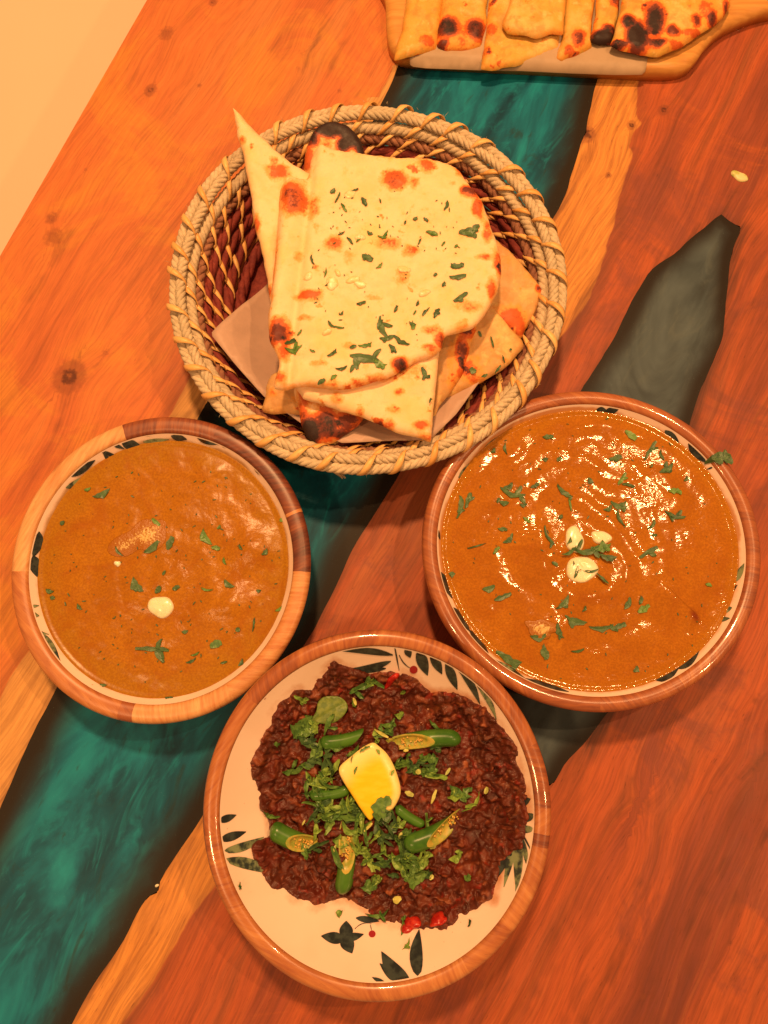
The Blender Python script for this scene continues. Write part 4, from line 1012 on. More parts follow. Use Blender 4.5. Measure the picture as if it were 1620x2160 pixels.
def settle(px, py, Hf, z=.05):
    for _ in range(8):
        x, y = P(px, py, z); z = float(Hf(np.array([x]), np.array([y]))[0])
    return float(x), float(y), z
def ribbon(Hf, c, L, W, ang, bend, lift, rag, seed, n=7, taper=(.35, .5), lift_curve=0.0):
    r = random.Random(seed)
    V = []
    t = np.linspace(-.5, .5, n)
    for i, u in enumerate(t):
        a = ang + bend * u
        cx = c[0] + L * (u * math.cos(ang) - bend * .25 * (4 * u * u - 1) * .5 * math.sin(ang) * -1)
        cy = c[1] + L * (u * math.sin(ang) + bend * .25 * (4 * u * u - 1) * .5 * math.cos(ang) * -1)
        k = 1.0
        if u < 0: k = taper[0] + (1 - taper[0]) * math.sin(math.pi * (u + .5))
        else: k = taper[1] + (1 - taper[1]) * math.sin(math.pi * (u + .5))
        for sgn in (-1, 0, 1):
            w = W * .5 * k * sgn * (1 + rag * r.uniform(-1, 1))
            V.append((cx - w * math.sin(a) + rag * L * .06 * r.uniform(-1, 1) * abs(sgn), cy + w * math.cos(a) + rag * L * .06 * r.uniform(-1, 1) * abs(sgn), abs(sgn) * lift * r.uniform(.1, 1.0) + lift_curve * (u * u * 4) * L))
    V = np.array(V)
    z = Hf(V[:, 0], V[:, 1])
    zb = z + V[:, 2] + .0002
    top = np.column_stack([V[:, 0], V[:, 1], zb + .00035]); bot = np.column_stack([V[:, 0], V[:, 1], zb])
    m = len(V)
    f = []
    for i in range(n - 1):
        for j in range(2):
            q_ = (i * 3 + j, (i + 1) * 3 + j, (i + 1) * 3 + j + 1, i * 3 + j + 1)
            f.append(q_); f.append(tuple(k + m for k in q_[::-1]))
        f.append((i * 3, i * 3 + m, (i + 1) * 3 + m, (i + 1) * 3)); f.append(((i + 1) * 3 + 2, (i + 1) * 3 + 2 + m, i * 3 + 2 + m, i * 3 + 2))
    f.append((0, 1, 1 + m, m)); f.append((1, 2, 2 + m, 1 + m))
    e = (n - 1) * 3
    f.append((e + 1, e, e + m, e + 1 + m)); f.append((e + 2, e + 1, e + 1 + m, e + 2 + m))
    return np.vstack([top, bot]), f
def herb(name, px, py, lenpx, wpx, deg, Hf, mat, label, group, cat, bend=0.0, rag=.35, lift=.0007, lobes=0, seed=None, z0=.05):
    seed = seed if seed is not None else int(px * 7 + py * 13)
    r = random.Random(seed)
    x, y, z = settle(px, py, Hf, z0)
    k = (CAM_H - z) / F
    L, W, ang = lenpx * k, wpx * k, math.radians(deg)
    V, f = ribbon(Hf, (x, y), L, W, ang, bend, lift, rag, seed)
    Vs = [V]; f = list(f); off = len(V)
    for i in range(lobes):
        sgn = 1 if i % 2 else -1
        u = r.uniform(-.35, .4); a2 = ang + sgn * r.uniform(.6, 1.2)
        LL = L * r.uniform(.32, .5)
        c2 = (x + L * u * math.cos(ang) + LL * .45 * math.cos(a2), y + L * u * math.sin(ang) + LL * .45 * math.sin(a2))
        V2, f2 = ribbon(Hf, c2, LL, max(W * .8, LL * .35), a2, r.uniform(-.6, .6), lift, rag, seed + i + 1, n=5, taper=(.5, .35))
        f += [tuple(q_ + off for q_ in g_) for g_ in f2]; off += len(V2); Vs.append(V2)
    V = np.vstack(Vs) - np.array([x, y, z])
    o = mesh_obj(name, V, f, mat, None, None, smooth=False)
    o.location = (x, y, z)
    tag(o, label, cat, group)
    return o

HOURS = ('twelve', 'one', 'two', 'three', 'four', 'five', 'six', 'seven', 'eight', 'nine', 'ten', 'eleven')
def where(px, py, cx, cy, R):
    h = HOURS[int(round(math.degrees(math.atan2(px - cx, cy - py)) / 30)) % 12]
    q_ = math.hypot(px - cx, py - cy) / R
    return 'at %s o\'clock, %s' % (h, 'at the middle' if q_ < .2 else 'close to the middle' if q_ < .36 else 'under halfway out' if q_ < .5 else 'over halfway out' if q_ < .66 else 'towards the edge' if q_ < .85 else 'at the edge')
def looks(L, W, mat):
    return ('long' if L > 44 else ('tiny' if L < 17 else ('narrow' if W < L * .3 else 'broad'))) + ' ' + {'coriander_dark': 'dark', 'coriander_mid': 'green', 'coriander_pale': 'pale', 'stem_pale': 'pale'}[mat.name]
# on the big naan
gN = 'coriander flakes on the big naan'; lN = 'small chopped coriander flake on the big top naan'
for px, py, L, W, dg, lb in [(768, 426, 24, 12, -70, 0), (702, 404, 14, 11, 30, 0), (712, 418, 28, 5, 65, 0), (748, 402, 20, 5, 20, 0), (725, 438, 26, 6, -60, 0), (940, 433, 28, 8, 75, 0), (898, 464, 14, 8, -40, 0), (876, 462, 12, 9, 30, 0), (988, 490, 46, 17, 8, 3), (911, 493, 28, 10, -15, 1), (812, 496, 26, 6, 60, 1), (806, 500, 22, 5, -20, 0), (775, 544, 28, 13, -25, 1), (800, 560, 20, 7, 45, 0), (660, 548, 24, 6, -75, 0), (686, 576, 24, 4, 80, 0), (720, 492, 18, 5, 30, 0), (738, 508, 22, 6, -50, 0), (758, 505, 20, 6, 45, 0), (780, 492, 14, 9, -30, 0), (963, 560, 28, 14, -15, 2), (966, 583, 38, 12, 5, 0), (972, 627, 38, 12, 35, 1), (897, 660, 20, 7, 50, 0), (921, 661, 26, 9, 62, 1), (810, 690, 56, 12, -72, 2), (846, 718, 40, 10, -30, 1), (828, 736, 26, 9, -50, 1), (816, 712, 34, 10, 10, 1), (620, 736, 38, 12, 12, 2), (612, 722, 26, 8, 35, 1), (700, 684, 22, 7, -40, 0), (716, 690, 22, 5, -5, 0), (768, 757, 66, 17, -12, 2), (800, 766, 30, 16, -20, 1), (700, 744, 26, 8, 40, 1), (720, 776, 26, 8, 12, 0), (742, 778, 18, 9, 70, 0), (704, 797, 18, 8, 45, 0), (678, 806, 20, 10, 35, 0), (659, 740, 14, 5, -30, 0), (835, 652, 18, 7, 65, 0), (875, 660, 12, 4, 60, 0), (762, 640, 22, 8, 15, 0), (720, 661, 14, 5, 50, 0), (632, 702, 16, 5, 55, 0), (870, 683, 16, 9, -25, 0), (872, 690, 14, 8, 60, 0), (770, 727, 30, 8, 10, 1), (745, 732, 16, 7, 20, 0), (880, 640, 14, 6, 65, 0), (855, 470, 10, 5, 70, 0), (962, 520, 10, 6, 40, 0), (936, 600, 12, 8, 60, 0), (690, 600, 12, 4, 40, 0), (918, 580, 10, 8, 30, 0), (802, 424, 12, 4, -70, 0), (885, 510, 18, 4, 65, 0), (935, 515, 14, 5, 55, 0)]:
    mt = (LEAF_D, LEAF_D, LEAF_M)[int(px) % 3]
    herb('coriander_flake', px, py, L, W, dg, H_A, mt, looks(L, W, mt) + ' coriander flake on the big naan ' + where(px, py, 810, 570, 250), gN, 'coriander', bend=((px * 37) % 10 - 5) / 5.0, lobes=lb, z0=.09)
# on the wedge at the near side and the lower right wedges
f_cH = lambda x, y: f_c(x, y) + .0034
for px, py, L, W, dg in [(894, 786, 26, 10, -70), (903, 795, 10, 9, 0), (907, 845, 12, 4, 70)]:
    herb('coriander_flake', px, py, L, W, dg, f_cH, LEAF_D, looks(L, W, LEAF_D) + ' coriander flake on the pale near naan wedge ' + where(px, py, 860, 820, 90).split(',')[0], 'coriander flakes on the near wedge', 'coriander', lobes=1, z0=.08)
f_gH = plane3((1030, 640, .066), (1100, 725, .062), (940, 830, .052)); f_gH2 = lambda x, y: f_gH(x, y) + .0032
for px, py, L, W, dg in [(1038, 722, 26, 4, -75), (997, 782, 16, 12, -20), (1062, 758, 18, 4, -75), (1050, 780, 22, 5, 55), (1022, 793, 14, 6, 20), (1077, 738, 6, 5, 0), (1012, 705, 14, 6, -60)]:
    herb('coriander_flake', px, py, L, W, dg, f_gH2, LEAF_D, looks(L, W, LEAF_D) + ' coriander flake on the right naan wedge ' + where(px, py, 1030, 745, 70), 'coriander flakes on the right wedge', 'coriander', z0=.06)
# right curry
gR = 'coriander pieces in the right curry'; lR = 'chopped coriander piece floating on the rippled right curry'
for x, y, L, W, dg, lb in [(600, 265, 42, 26, 10, 1), (190, 590, 110, 24, 80, 1), (235, 560, 80, 22, 70, 1), (440, 520, 120, 26, -18, 2), (540, 490, 40, 22, 40, 1), (420, 495, 50, 26, 30, 1), (680, 515, 90, 24, -45, 1), (705, 580, 60, 12, -80, 0), (610, 720, 100, 18, -65, 1), (420, 735, 62, 22, 45, 1), (365, 790, 44, 18, 50, 0), (275, 770, 90, 8, 15, 0), (915, 365, 62, 30, 15, 1), (985, 258, 66, 30, -40, 0), (1075, 330, 110, 18, 58, 1), (1150, 410, 80, 30, 35, 2), (1130, 350, 50, 14, -75, 0), (945, 460, 70, 18, 55, 1), (975, 490, 60, 16, -15, 0), (800, 470, 34, 24, -50, 0), (880, 595, 44, 24, 30, 1), (930, 580, 80, 24, -20, 2), (940, 640, 80, 14, -70, 0), (1190, 625, 96, 24, -18, 2), (1185, 515, 52, 28, 0, 1), (1240, 460, 28, 20, 60, 0), (1068, 800, 100, 24, 30, 1), (1080, 670, 60, 16, 55, 0), (1095, 720, 26, 14, 0, 0), (330, 965, 58, 30, 15, 0), (395, 1005, 84, 22, 22, 0), (970, 1035, 60, 26, 60, 0), (1045, 1060, 62, 28, 30, 1), (1030, 1020, 40, 18, 80, 0), (670, 1030, 84, 26, 45, 1), (730, 1110, 100, 34, -20, 1), (560, 1185, 72, 32, 5, 0), (660, 1160, 70, 24, -70, 1), (850, 1140, 110, 26, 5, 1), (935, 1140, 60, 24, 20, 0), (588, 1262, 64, 34, -80, 0), (415, 1290, 120, 34, -35, 1), (450, 1300, 60, 24, -20, 0), (1010, 1340, 30, 22, 50, 0), (1345, 950, 30, 16, -20, 0), (160, 900, 28, 22, 0, 0), (635, 852, 32, 20, -30, 0), (400, 570, 44, 24, -10, 0), (505, 650, 40, 16, -40, 0), (410, 320, 60, 12, -85, 0), (350, 330, 28, 20, 40, 0), (590, 370, 28, 20, 0, 0), (655, 370, 28, 20, 40, 0), (770, 1060, 30, 14, 60, 0), (740, 1250, 60, 12, 10, 0), (490, 580, 32, 20, 0, 0), (660, 635, 28, 16, 45, 0), (390, 690, 36, 18, 0, 1), (375, 560, 26, 18, 60, 0), (1080, 400, 24, 8, 50, 0)]:
    px, py = c7(x, y)
    mt = (LEAF_D, LEAF_M, LEAF_D, LEAF_D)[int(x) % 4]
    herb('coriander_piece', px, py, L * .457, W * .457, dg, H_right, mt, looks(L * .457, W * .457, mt) + ' coriander on the right curry ' + where(px, py, 1247, 1165, 320), gR, 'coriander', bend=((x * 37) % 10 - 5) / 5.0, lobes=lb, z0=R_LEV)
H_cream = lambda x, y: H_right(x, y) + .0022
for x, y, L, W, dg, lb in [(780, 780, 130, 26, 5, 2), (850, 770, 90, 34, 10, 3), (880, 815, 80, 26, -12, 1), (700, 790, 80, 16, 30, 1), (700, 745, 40, 14, 60, 0), (735, 890, 60, 14, 70, 1), (800, 875, 90, 12, 5, 0), (855, 920, 70, 14, -45, 0), (720, 850, 22, 8, 80, 0)]:
    px, py = c7(x, y)
    herb('coriander_piece', px, py, L * .457, W * .457, dg, H_cream, LEAF_D if x != 850 else LEAF_M, looks(L * .457, W * .457, LEAF_D if x != 850 else LEAF_M) + ' coriander by the cream drops ' + where(px, py, 1232, 1170, 70), 'coriander on the cream drops', 'coriander', bend=((x * 37) % 10 - 5) / 4.0, lobes=lb, z0=R_LEV)
def H_rimR(x, y):
    r = B_right.rad(x, y)
    return np.where(r > B_right.Ri, B_right.zr + .0008, np.maximum(B_right.zin(r), R_LEV) + .0006)
px, py = c7(1395, 365)
herb('coriander_sprig', px, py, 52, 17, 12, H_rimR, LEAF_D, 'curly dark coriander sprig lying across the far right rim of the right bowl', None, 'coriander', lobes=4, bend=.5, z0=.056)
# left curry
gL = 'coriander pieces in the left curry'; lL = 'small dark coriander piece floating on the smooth left curry'
for x, y, L, W, dg, lb in [(510, 430, 88, 34, 25, 0), (1040, 650, 90, 40, -60, 1), (1085, 705, 44, 24, -10, 0), (690, 890, 84, 46, -55, 1), (795, 915, 42, 26, 55, 0), (885, 905, 40, 24, 20, 0), (1085, 1190, 60, 40, 20, 0), (855, 680, 70, 34, 70, 0), (760, 700, 90, 36, 40, 0), (785, 575, 56, 20, -40, 0), (1150, 885, 60, 30, -35, 0), (1210, 700, 34, 16, -60, 0), (1330, 725, 40, 22, 50, 0), (930, 1125, 30, 20, 10, 0), (1195, 1115, 24, 22, 30, 0), (1125, 1280, 36, 12, 15, 0), (1210, 1280, 38, 20, 65, 0), (250, 920, 40, 22, -20, 0), (265, 955, 24, 20, 0, 0), (315, 580, 26, 20, 50, 0), (960, 1270, 50, 16, 25, 0), (980, 1235, 46, 10, 20, 0), (850, 1458, 36, 24, 0, 0), (520, 1390, 34, 14, -10, 0), (400, 1000, 36, 20, -50, 0), (1300, 920, 22, 18, 0, 0), (1415, 565, 22, 20, 40, 0), (1100, 600, 24, 14, 50, 0), (825, 830, 26, 14, 60, 0), (440, 410, 34, 18, 20, 0), (600, 720, 60, 14, -50, 0), (1040, 910, 60, 12, -10, 0), (1275, 1090, 70, 10, 85, 0), (1400, 1010, 40, 14, 35, 0), (1130, 770, 40, 14, -70, 0)]:
    px, py = c6(x, y)
    mt = (LEAF_D, LEAF_D, LEAF_M)[int(x) % 3]
    herb('coriander_piece', px, py, L * .42, W * .42, dg, H_left, mt, looks(L * .42, W * .42, mt) + ' coriander on the left curry ' + where(px, py, 345, 1205, 270), gL, 'coriander', bend=((x * 37) % 10 - 5) / 5.0, lobes=lb, rag=.25, z0=L_LEV)
px, py = c6(765, 1213)
herb('coriander_sprig', px, py, 70, 9, -2, H_left, LEAF_D, 'forked dark coriander stem near the bottom of the left curry', None, 'coriander', lobes=3, z0=L_LEV)

# tiny specks of herb, one mass for each dish
def specks(name, Hf, c, R, n, mat, label, polar=True, poly=None, size=(.0006, .0013)):
    V, f = [], []
    for k in range(n):
        while True:
            a = random.uniform(0, 2 * math.pi); r = R * math.sqrt(random.random()); x, y = c[0] + r * math.cos(a), c[1] + r * math.sin(a)
            if poly is None or inside(np.array([[x, y]]), poly)[0]: break
        L = random.uniform(*size); v_, f_ = ribbon(Hf, (x, y), L * random.uniform(1, 2.6), L * .8, random.uniform(0, 3.1), 0, .0002, .3, k, n=3)
        f += [tuple(q_ + len(V) for q_ in g_) for g_ in f_]; V += (v_ - np.array([c[0], c[1], 0])).tolist()
    o = mesh_obj(name, V, f, mat, smooth=False); o.location = (c[0], c[1], 0)
    tag(o, label, 'herb specks', kind='stuff'); return o
specks('herb_specks', H_right, B_right.c, rs_r - .006, 110, LEAF_D, 'tiny green herb specks scattered over the right curry')
specks('herb_specks', H_left, B_left.c, rs_l - .006, 130, LEAF_D, 'tiny dark herb specks scattered over the left curry')
specks('herb_specks', H_A, cA + np.array([.005, 0]), .064, 70, LEAF_D, 'tiny green herb specks scattered over the big naan')

# ------------------------------------------------------------------ cream, butter
s = NT('cream'); p = s.pos()
CREAM = s.done(s.mix(s.mapr(s.noise(p, 200, 3), .4, .7), (.88, .80, .56), (.84, .72, .44)), .22, None, .5, sss=.3, sss_r=(1, .7, .4), sss_scale=.003)
def blob(name, px, py, rx, ry, deg, Hf, hgt, mat, label, cat, group=None, seed=0, wob=.12, z0=.05, rough=0.0, cell=.0009):
    x, y, z = settle(px, py, Hf, z0); k = (CAM_H - z) / F
    a = np.linspace(0, 2 * np.pi, 40, endpoint=False)
    w = 1 + wob * np.sin(2 * a + seed) + wob * .7 * np.sin(3 * a + 2 * seed) + wob * .4 * np.sin(5 * a + seed * 3)
    u, v = rx * k * w * np.cos(a), ry * k * w * np.sin(a); an = math.radians(deg)
    ol = np.stack([x + u * math.cos(an) - v * math.sin(an), y + u * math.sin(an) + v * math.cos(an)], 1)
    rm = min(rx, ry) * k
    top = lambda X, Y, d: Hf(X, Y) + .0002 + hgt * np.sqrt(np.clip(1 - (1 - np.clip(d / (rm * .9), 0, 1)) ** 2, 0, 1)) + rough * fbm(X, Y, .003, 3, seed) * sstep(0, .004, d)
    bot = lambda X, Y, d: Hf(X, Y) - .0006
    o = slab(name, ol, cell, top, bot, mat, None, lambda X, Y, d: {'fade': np.clip(d / (rm * .8), 0, 1)})
    o.data.transform(Matrix.Translation((-x, -y, -z))); o.location = (x, y, z)
    return tag(o, label, cat, group)
blob('cream_drop', 339, 1280, 27, 23, 5, H_left, .0022, CREAM, 'single round cream drop in the smooth left curry', 'cream drop', seed=3, wob=.07)
blob('cream_drop', 248, 1189, 7, 6, 40, H_left, .0010, CREAM, 'tiny cream speck beside the pale grainy patch in the left curry', 'cream drop', seed=4, wob=.15)
blob('cream_drop', 1212, 1138, 21, 27, 10, H_right, .0026, CREAM, 'oval cream drop in the right curry, upper left of three', 'cream drop', 'cream drops in the right curry', seed=5, wob=.08)
blob('cream_drop', 1268, 1134, 22, 15, -25, H_right, .0024, CREAM, 'small cream drop in the right curry, upper right of three', 'cream drop', 'cream drops in the right curry', seed=6, wob=.10)
blob('cream_drop', 1227, 1201, 33, 29, 0, H_right, .0028, CREAM, 'largest cream drop in the right curry, nearest of three', 'cream drop', 'cream drops in the right curry', seed=7, wob=.05)
s = NT('grated_butter'); o_ = s.obj()
fd = s.attr('fade')
gn = s.math('ADD', s.noise(o_, 620, 3, .65), s.mapr(fd, 0, 1, -.32, .05, False))
c = s.mix(s.mapr(gn, .40, .56), (.33, .112, .008), (.62, .42, .14))
BUT = s.done(c, .35, s.bump(s.noise(o_, 700, 3), .6, .0007), .4)
blob('butter_patch', 296, 1134, 58, 36, 38, H_left, .0001, BUT, 'pale grainy melting patch among leaves in the left curry', 'butter', seed=9, wob=.22, rough=.0002, cell=.0007)
blob('butter_patch', 1142, 1326, 34, 20, -25, H_right, .0006, BUT, 'pale melting patch near the lower left of the right curry', 'butter', seed=12, wob=.2, rough=.0008, cell=.0007)

# ------------------------------------------------------------------ garnish on the meat
s = NT('chilli_skin'); o_ = s.obj()
c = s.mix(s.mapr(s.noise(o_, 90, 3), .35, .65), (.034, .115, .012), (.068, .18, .020)); SKIN = s.done(c, .28, None, .4)
s = NT('chilli_flesh'); o_ = s.obj()
c = s.mix(s.mapr(s.noise(o_, 260, 3), .4, .6), (.30, .34, .055), (.46, .36, .06)); FLESH = s.done(c, .35, s.bump(s.noise(o_, 600, 2), .3, .0005), .5)
s = NT('chilli_seed'); c = s.mix(s.rand(), (.62, .33, .045), (.74, .50, .13)); SEED = s.done(c, .4, None, .45)
def chilli(p0, p1, wpx, cut, roll, label, seed, closed=False, lift=.55):
    x0, y0, z0 = settle(*p0, H_meat, .04); x1, y1, z1 = settle(*p1, H_meat, .04)
    k = (CAM_H - .045) / F; r = wpx * k * .43
    A = np.array([x0, y0, z0 + r * lift]); B = np.array([x1, y1, z1 + r * lift])
    ax = B - A; L = np.linalg.norm(ax); ax = ax / L
    up = np.array([0, 0, 1.0]); up = up - ax * (up @ ax); up /= np.linalg.norm(up); sd_ = np.cross(ax, up)
    root = empty('chilli_slice', tuple(A)); tag(root, label, 'chilli', 'green chilli pieces on the meat')
    ns, nr = 20, 12
    bow = L * .05
    def ringpt(s_, ph, rad):
        c_ = s_ * L * ax + bow * math.sin(math.pi * s_) * sd_
        return c_ + rad * (math.cos(ph) * up + math.sin(ph) * sd_)
    def rad(s_):
        rr = r * (1 - .10 * s_)
        e = .16
        if s_ < e: rr *= math.sqrt(max(0, 1 - (1 - s_ / e) ** 2)) * .98 + .02
        if closed and s_ > 1 - e: rr *= math.sqrt(max(0, 1 - (1 - (1 - s_) / e) ** 2)) * .98 + .02
        return rr
    V = []
    for i in range(nr + 1):
        for j in range(ns):
            ph = 2 * math.pi * j / ns
            end = 1 - cut * (1 + math.cos(ph - roll)) / 2
            t = (i / nr) ** 1.3 * end if not closed else i / nr
            V.append(ringpt(t, ph, rad(t)))
    f = [(i * ns + j, i * ns + (j + 1) % ns, (i + 1) * ns + (j + 1) % ns, (i + 1) * ns + j) for i in range(nr) for j in range(ns)]
    f.append(tuple(range(ns))[::-1])
    if closed: f.append(tuple(nr * ns + j for j in range(ns)))
    mesh_obj('skin', V, f, SKIN, root)
    if not closed:
        V = []; m = 5
        cutn = math.cos(roll) * up + math.sin(roll) * sd_
        nrm_ = ax * 2 * r + cutn * cut * L; nrm_ = nrm_ / np.linalg.norm(nrm_)
        rim_ = []
        for j in range(ns):
            ph = 2 * math.pi * j / ns; end = 1 - cut * (1 + math.cos(ph - roll)) / 2
            rim_.append(ringpt(end, ph, rad(end)))
        rim_ = np.array(rim_); Cc = rim_.mean(0)
        for kk, dp in ((1.0, 0), (.90, .0001), (.76, -.0002), (.70, -.0012), (.40, -.0020), (.02, -.0023)):
            for j in range(ns): V.append(Cc + kk * (rim_[j] - Cc) + nrm_ * dp)
        f = [(i * ns + j, i * ns + (j + 1) % ns, (i + 1) * ns + (j + 1) % ns, (i + 1) * ns + j) for i in range(m) for j in range(ns)]
        mesh_obj('flesh', V, f, FLESH, root)
        rd = random.Random(seed)
        first = None
        for k_ in range(int(12 + cut * 18)):
            c_ = Cc + (rim_[rd.randrange(ns)] - Cc) * math.sqrt(rd.random()) * .66 - nrm_ * rd.uniform(.0004, .0014)
            if first is None:
                vv, ff = [], []
                for a_ in range(5):
                    for b_ in range(8):
                        th = math.pi * (a_ + .5) / 5; ph = 2 * math.pi * b_ / 8
                        vv.append((.0013 * math.sin(th) * math.cos(ph), .00105 * math.sin(th) * math.sin(ph), .0006 * math.cos(th)))
                ff = [(a_ * 8 + b_, a_ * 8 + (b_ + 1) % 8, (a_ + 1) * 8 + (b_ + 1) % 8, (a_ + 1) * 8 + b_) for a_ in range(4) for b_ in range(8)] + [tuple(range(8)), tuple(32 + b_ for b_ in range(8))[::-1]]
                o = mesh_obj('seed', vv, ff, SEED, root); first = o
            else:
                o = first.copy(); COL.objects.link(o)
            o.location = tuple(c_); o.rotation_euler = (rd.uniform(-.9, .9), rd.uniform(-.9, .9), rd.uniform(0, 3)); sc = rd.uniform(.55, .95); o.scale = (sc, sc, sc)
chilli((972, 1556), (806, 1578), 42, .66, -.35, 'long green chilli slice with open seedy end, right of the lemon tip', 1)
chilli((676, 1566), (770, 1548), 34, .45, 2.2, 'green chilli slice showing mostly skin, left of the lemon tip', 2)
chilli((572, 1744), (672, 1784), 46, .62, .15, 'green chilli slice with seeds at the left edge of the meat', 3)
chilli((722, 1882), (728, 1728), 42, .68, .0, 'green chilli slice pointing towards the viewer below the lemon', 4)
chilli((852, 1782), (984, 1716), 46, .70, .55, 'broad green chilli slice with yellow seedy face, right of the lemon foot', 5)
chilli((834, 1700), (896, 1740), 24, .3, .0, 'thin dark green chilli stick under the right side of the lemon', 6, closed=True)
chilli((652, 1676), (742, 1662), 28, .3, .0, 'green chilli stick half hidden under shreds, left of the lemon', 7, closed=True)

# lemon wedge
lem = [c8(*p_) for p_ in [(780, 524), (735, 545), (690, 580), (640, 622), (630, 650), (645, 690), (690, 765), (730, 830), (764, 876), (778, 872), (800, 850), (862, 836), (895, 790), (907, 750), (900, 700), (876, 630), (845, 575), (806, 538)]]
lz = .047
lo = resample(smooth_poly(PP(lem, lz + .006), 4), .0012)
lx, ly = lo.mean(0)
s = NT('lemon_pulp'); o_ = s.obj()
e_ = s.attr('rim')
c = s.mix(s.mapr(s.noise(s.mapping(o_, (90, 260, 90), (0, 0, .5)), 1, 3), .35, .65), (.90, .58, .010), (.94, .64, .03))
c = s.mix(s.mapr(e_, .15, .8), c, (.94, .74, .26))
LEMON = s.done(c, .30, s.bump(s.noise(s.mapping(o_, (200, 500, 200), (0, 0, .5)), 1, 2), .15, .0005), .5, sss=.10, sss_r=(1, .6, .1), sss_scale=.003)
s = NT('lemon_rind'); o_ = s.obj()
RIND = s.done((.80, .50, .06), .35, s.bump(s.noise(o_, 900, 2), .3, .0004), .5, sss=.2, sss_scale=.003)
lemon = empty('lemon_wedge', (lx, ly, lz - .004)); tag(lemon, 'bright yellow lemon wedge on top of the minced meat', 'lemon')
def lem_top(x, y, d): return lz + .0065 + .0030 * np.sqrt(np.clip(1 - (1 - np.clip(d / .012, 0, 1)) ** 2, 0, 1)) - .12 * (x - lx) + .10 * (y - ly)
right_edge = resample(PP([c8(*p_) for p_ in [(806, 538), (845, 575), (876, 630), (900, 700), (907, 750), (895, 790), (862, 836)]], lz + .006), .002, False)
left_edge = resample(PP([c8(*p_) for p_ in [(780, 524), (735, 545), (690, 580), (640, 622), (630, 650)]], lz + .006), .002, False)
def lem_attr(x, y, d):
    q_ = np.stack([x, y], 1)
    return {'rim': np.maximum(np.exp(-(seg_dist(q_, right_edge, False) / .0055) ** 2), .8 * np.exp(-(seg_dist(q_, left_edge, False) / .013) ** 2))}
slab('pulp', lo, .0012, lem_top, lambda x, y, d: lem_top(x, y, 0 * d) - .0008, LEMON, lemon, lem_attr, origin=tuple(lemon.location))
lo2 = lx + (lo[:, 0] - lx) * .985, ly + (lo[:, 1] - ly) * .985
slab('rind', np.stack(lo2, 1), .0014, lambda x, y, d: lem_top(x, y, 0 * d) - .0009, lambda x, y, d: lem_top(x, y, 0 * d) - .0015 - .011 * np.sqrt(np.clip(1 - (1 - np.clip(d / .012, 0, 1)) ** 2, 0, 1)), RIND, lemon, origin=tuple(lemon.location))
H_lem = lambda x, y: np.where(inside(np.stack([np.atleast_1d(x), np.atleast_1d(y)], 1), lo), lem_top(np.atleast_1d(x), np.atleast_1d(y), np.full(np.atleast_1d(x).shape, .006)) + .0002, H_meat(np.atleast_1d(x), np.atleast_1d(y)) + .004)
for x, y, L, W, dg, lb, m in [(815, 830, 90, 60, 70, 3, LEAF_M), (840, 850, 60, 40, -60, 1, LEAF_D), (745, 555, 50, 12, 30, 0, LEAF_M), (705, 650, 34, 10, 75, 0, LEAF_M), (687, 600, 30, 5, 80, 0, LEAF_D), (870, 660, 26, 12, 60, 0, LEAF_P), (805, 565, 24, 14, -50, 0, LEAF_P)]:
    px, py = c8(x, y)
    herb('coriander_shred', px, py, L * .469, W * .469, dg, H_lem, m, looks(L * .469, W * .469, m) + ' coriander shred on the lemon wedge ' + where(px, py, 781, 1648, 75), 'coriander on the lemon', 'coriander', lobes=lb, bend=.6, z0=.055)

# red pepper bits at the near edge of the meat
s = NT('red_pepper'); p = s.pos(); PEP = s.done(s.mix(s.mapr(s.noise(p, 300, 2), .4, .6), (.34, .010, .008), (.48, .028, .012)), .28, None, .4)
blob('red_pepper_piece', *c8(952, 1342), 19, 13, 35, H_meat, .0030, PEP, 'larger glossy red pepper piece at the near edge of the meat', 'red pepper', seed=2, wob=.14, z0=.03)
blob('red_pepper_piece', *c8(1075, 1322), 20, 8, 25, H_meat, .0024, PEP, 'thin glossy red pepper piece at the near right edge of the meat', 'red pepper', seed=5, wob=.18, z0=.03)
blob('red_pepper_piece', *c8(865, 245), 18, 8, 50, H_meat, .0022, PEP, 'red pepper piece near the far edge of the meat', 'red pepper', seed=8, wob=.2, z0=.04)

# single leaves and shreds
H_g = lambda x, y: H_meat(x, y) + .0012
px, py = c8(590, 385)
def whole_leaf():
    pts = [c8(*p_) for p_ in [(508, 425), (530, 380), (535, 345), (560, 320), (600, 315), (640, 322), (668, 355), (660, 390), (625, 425), (590, 440), (545, 438)]]
    x, y, z = settle(px, py, H_g, .05)
    ol = smooth_poly(PP(pts, z), 3)
    topf = lambda X, Y, d: z + .0030 + .0015 * fbm(X, Y, .010, 2, 4) + .10 * (Y - y) - .0012 * np.exp(-(((X - x) * .5 - (Y - y) * .85) / .0012) ** 2)
    o = slab('coriander_leaf', ol, .0014, topf, lambda X, Y, d: topf(X, Y, d) - .0004, m_leaf('whole_leaf', (.085, .150, .028), (.17, .235, .045)))
    o.data.transform(Matrix.Translation((-x, -y, -z))); o.location = (x, y, z)
    tag(o, 'large whole pale green leaf on the far left of the meat', 'leaf')
whole_leaf()
gM = 'coriander shreds on the meat'; lM = 'chopped coriander shred heaped on the dark minced meat'
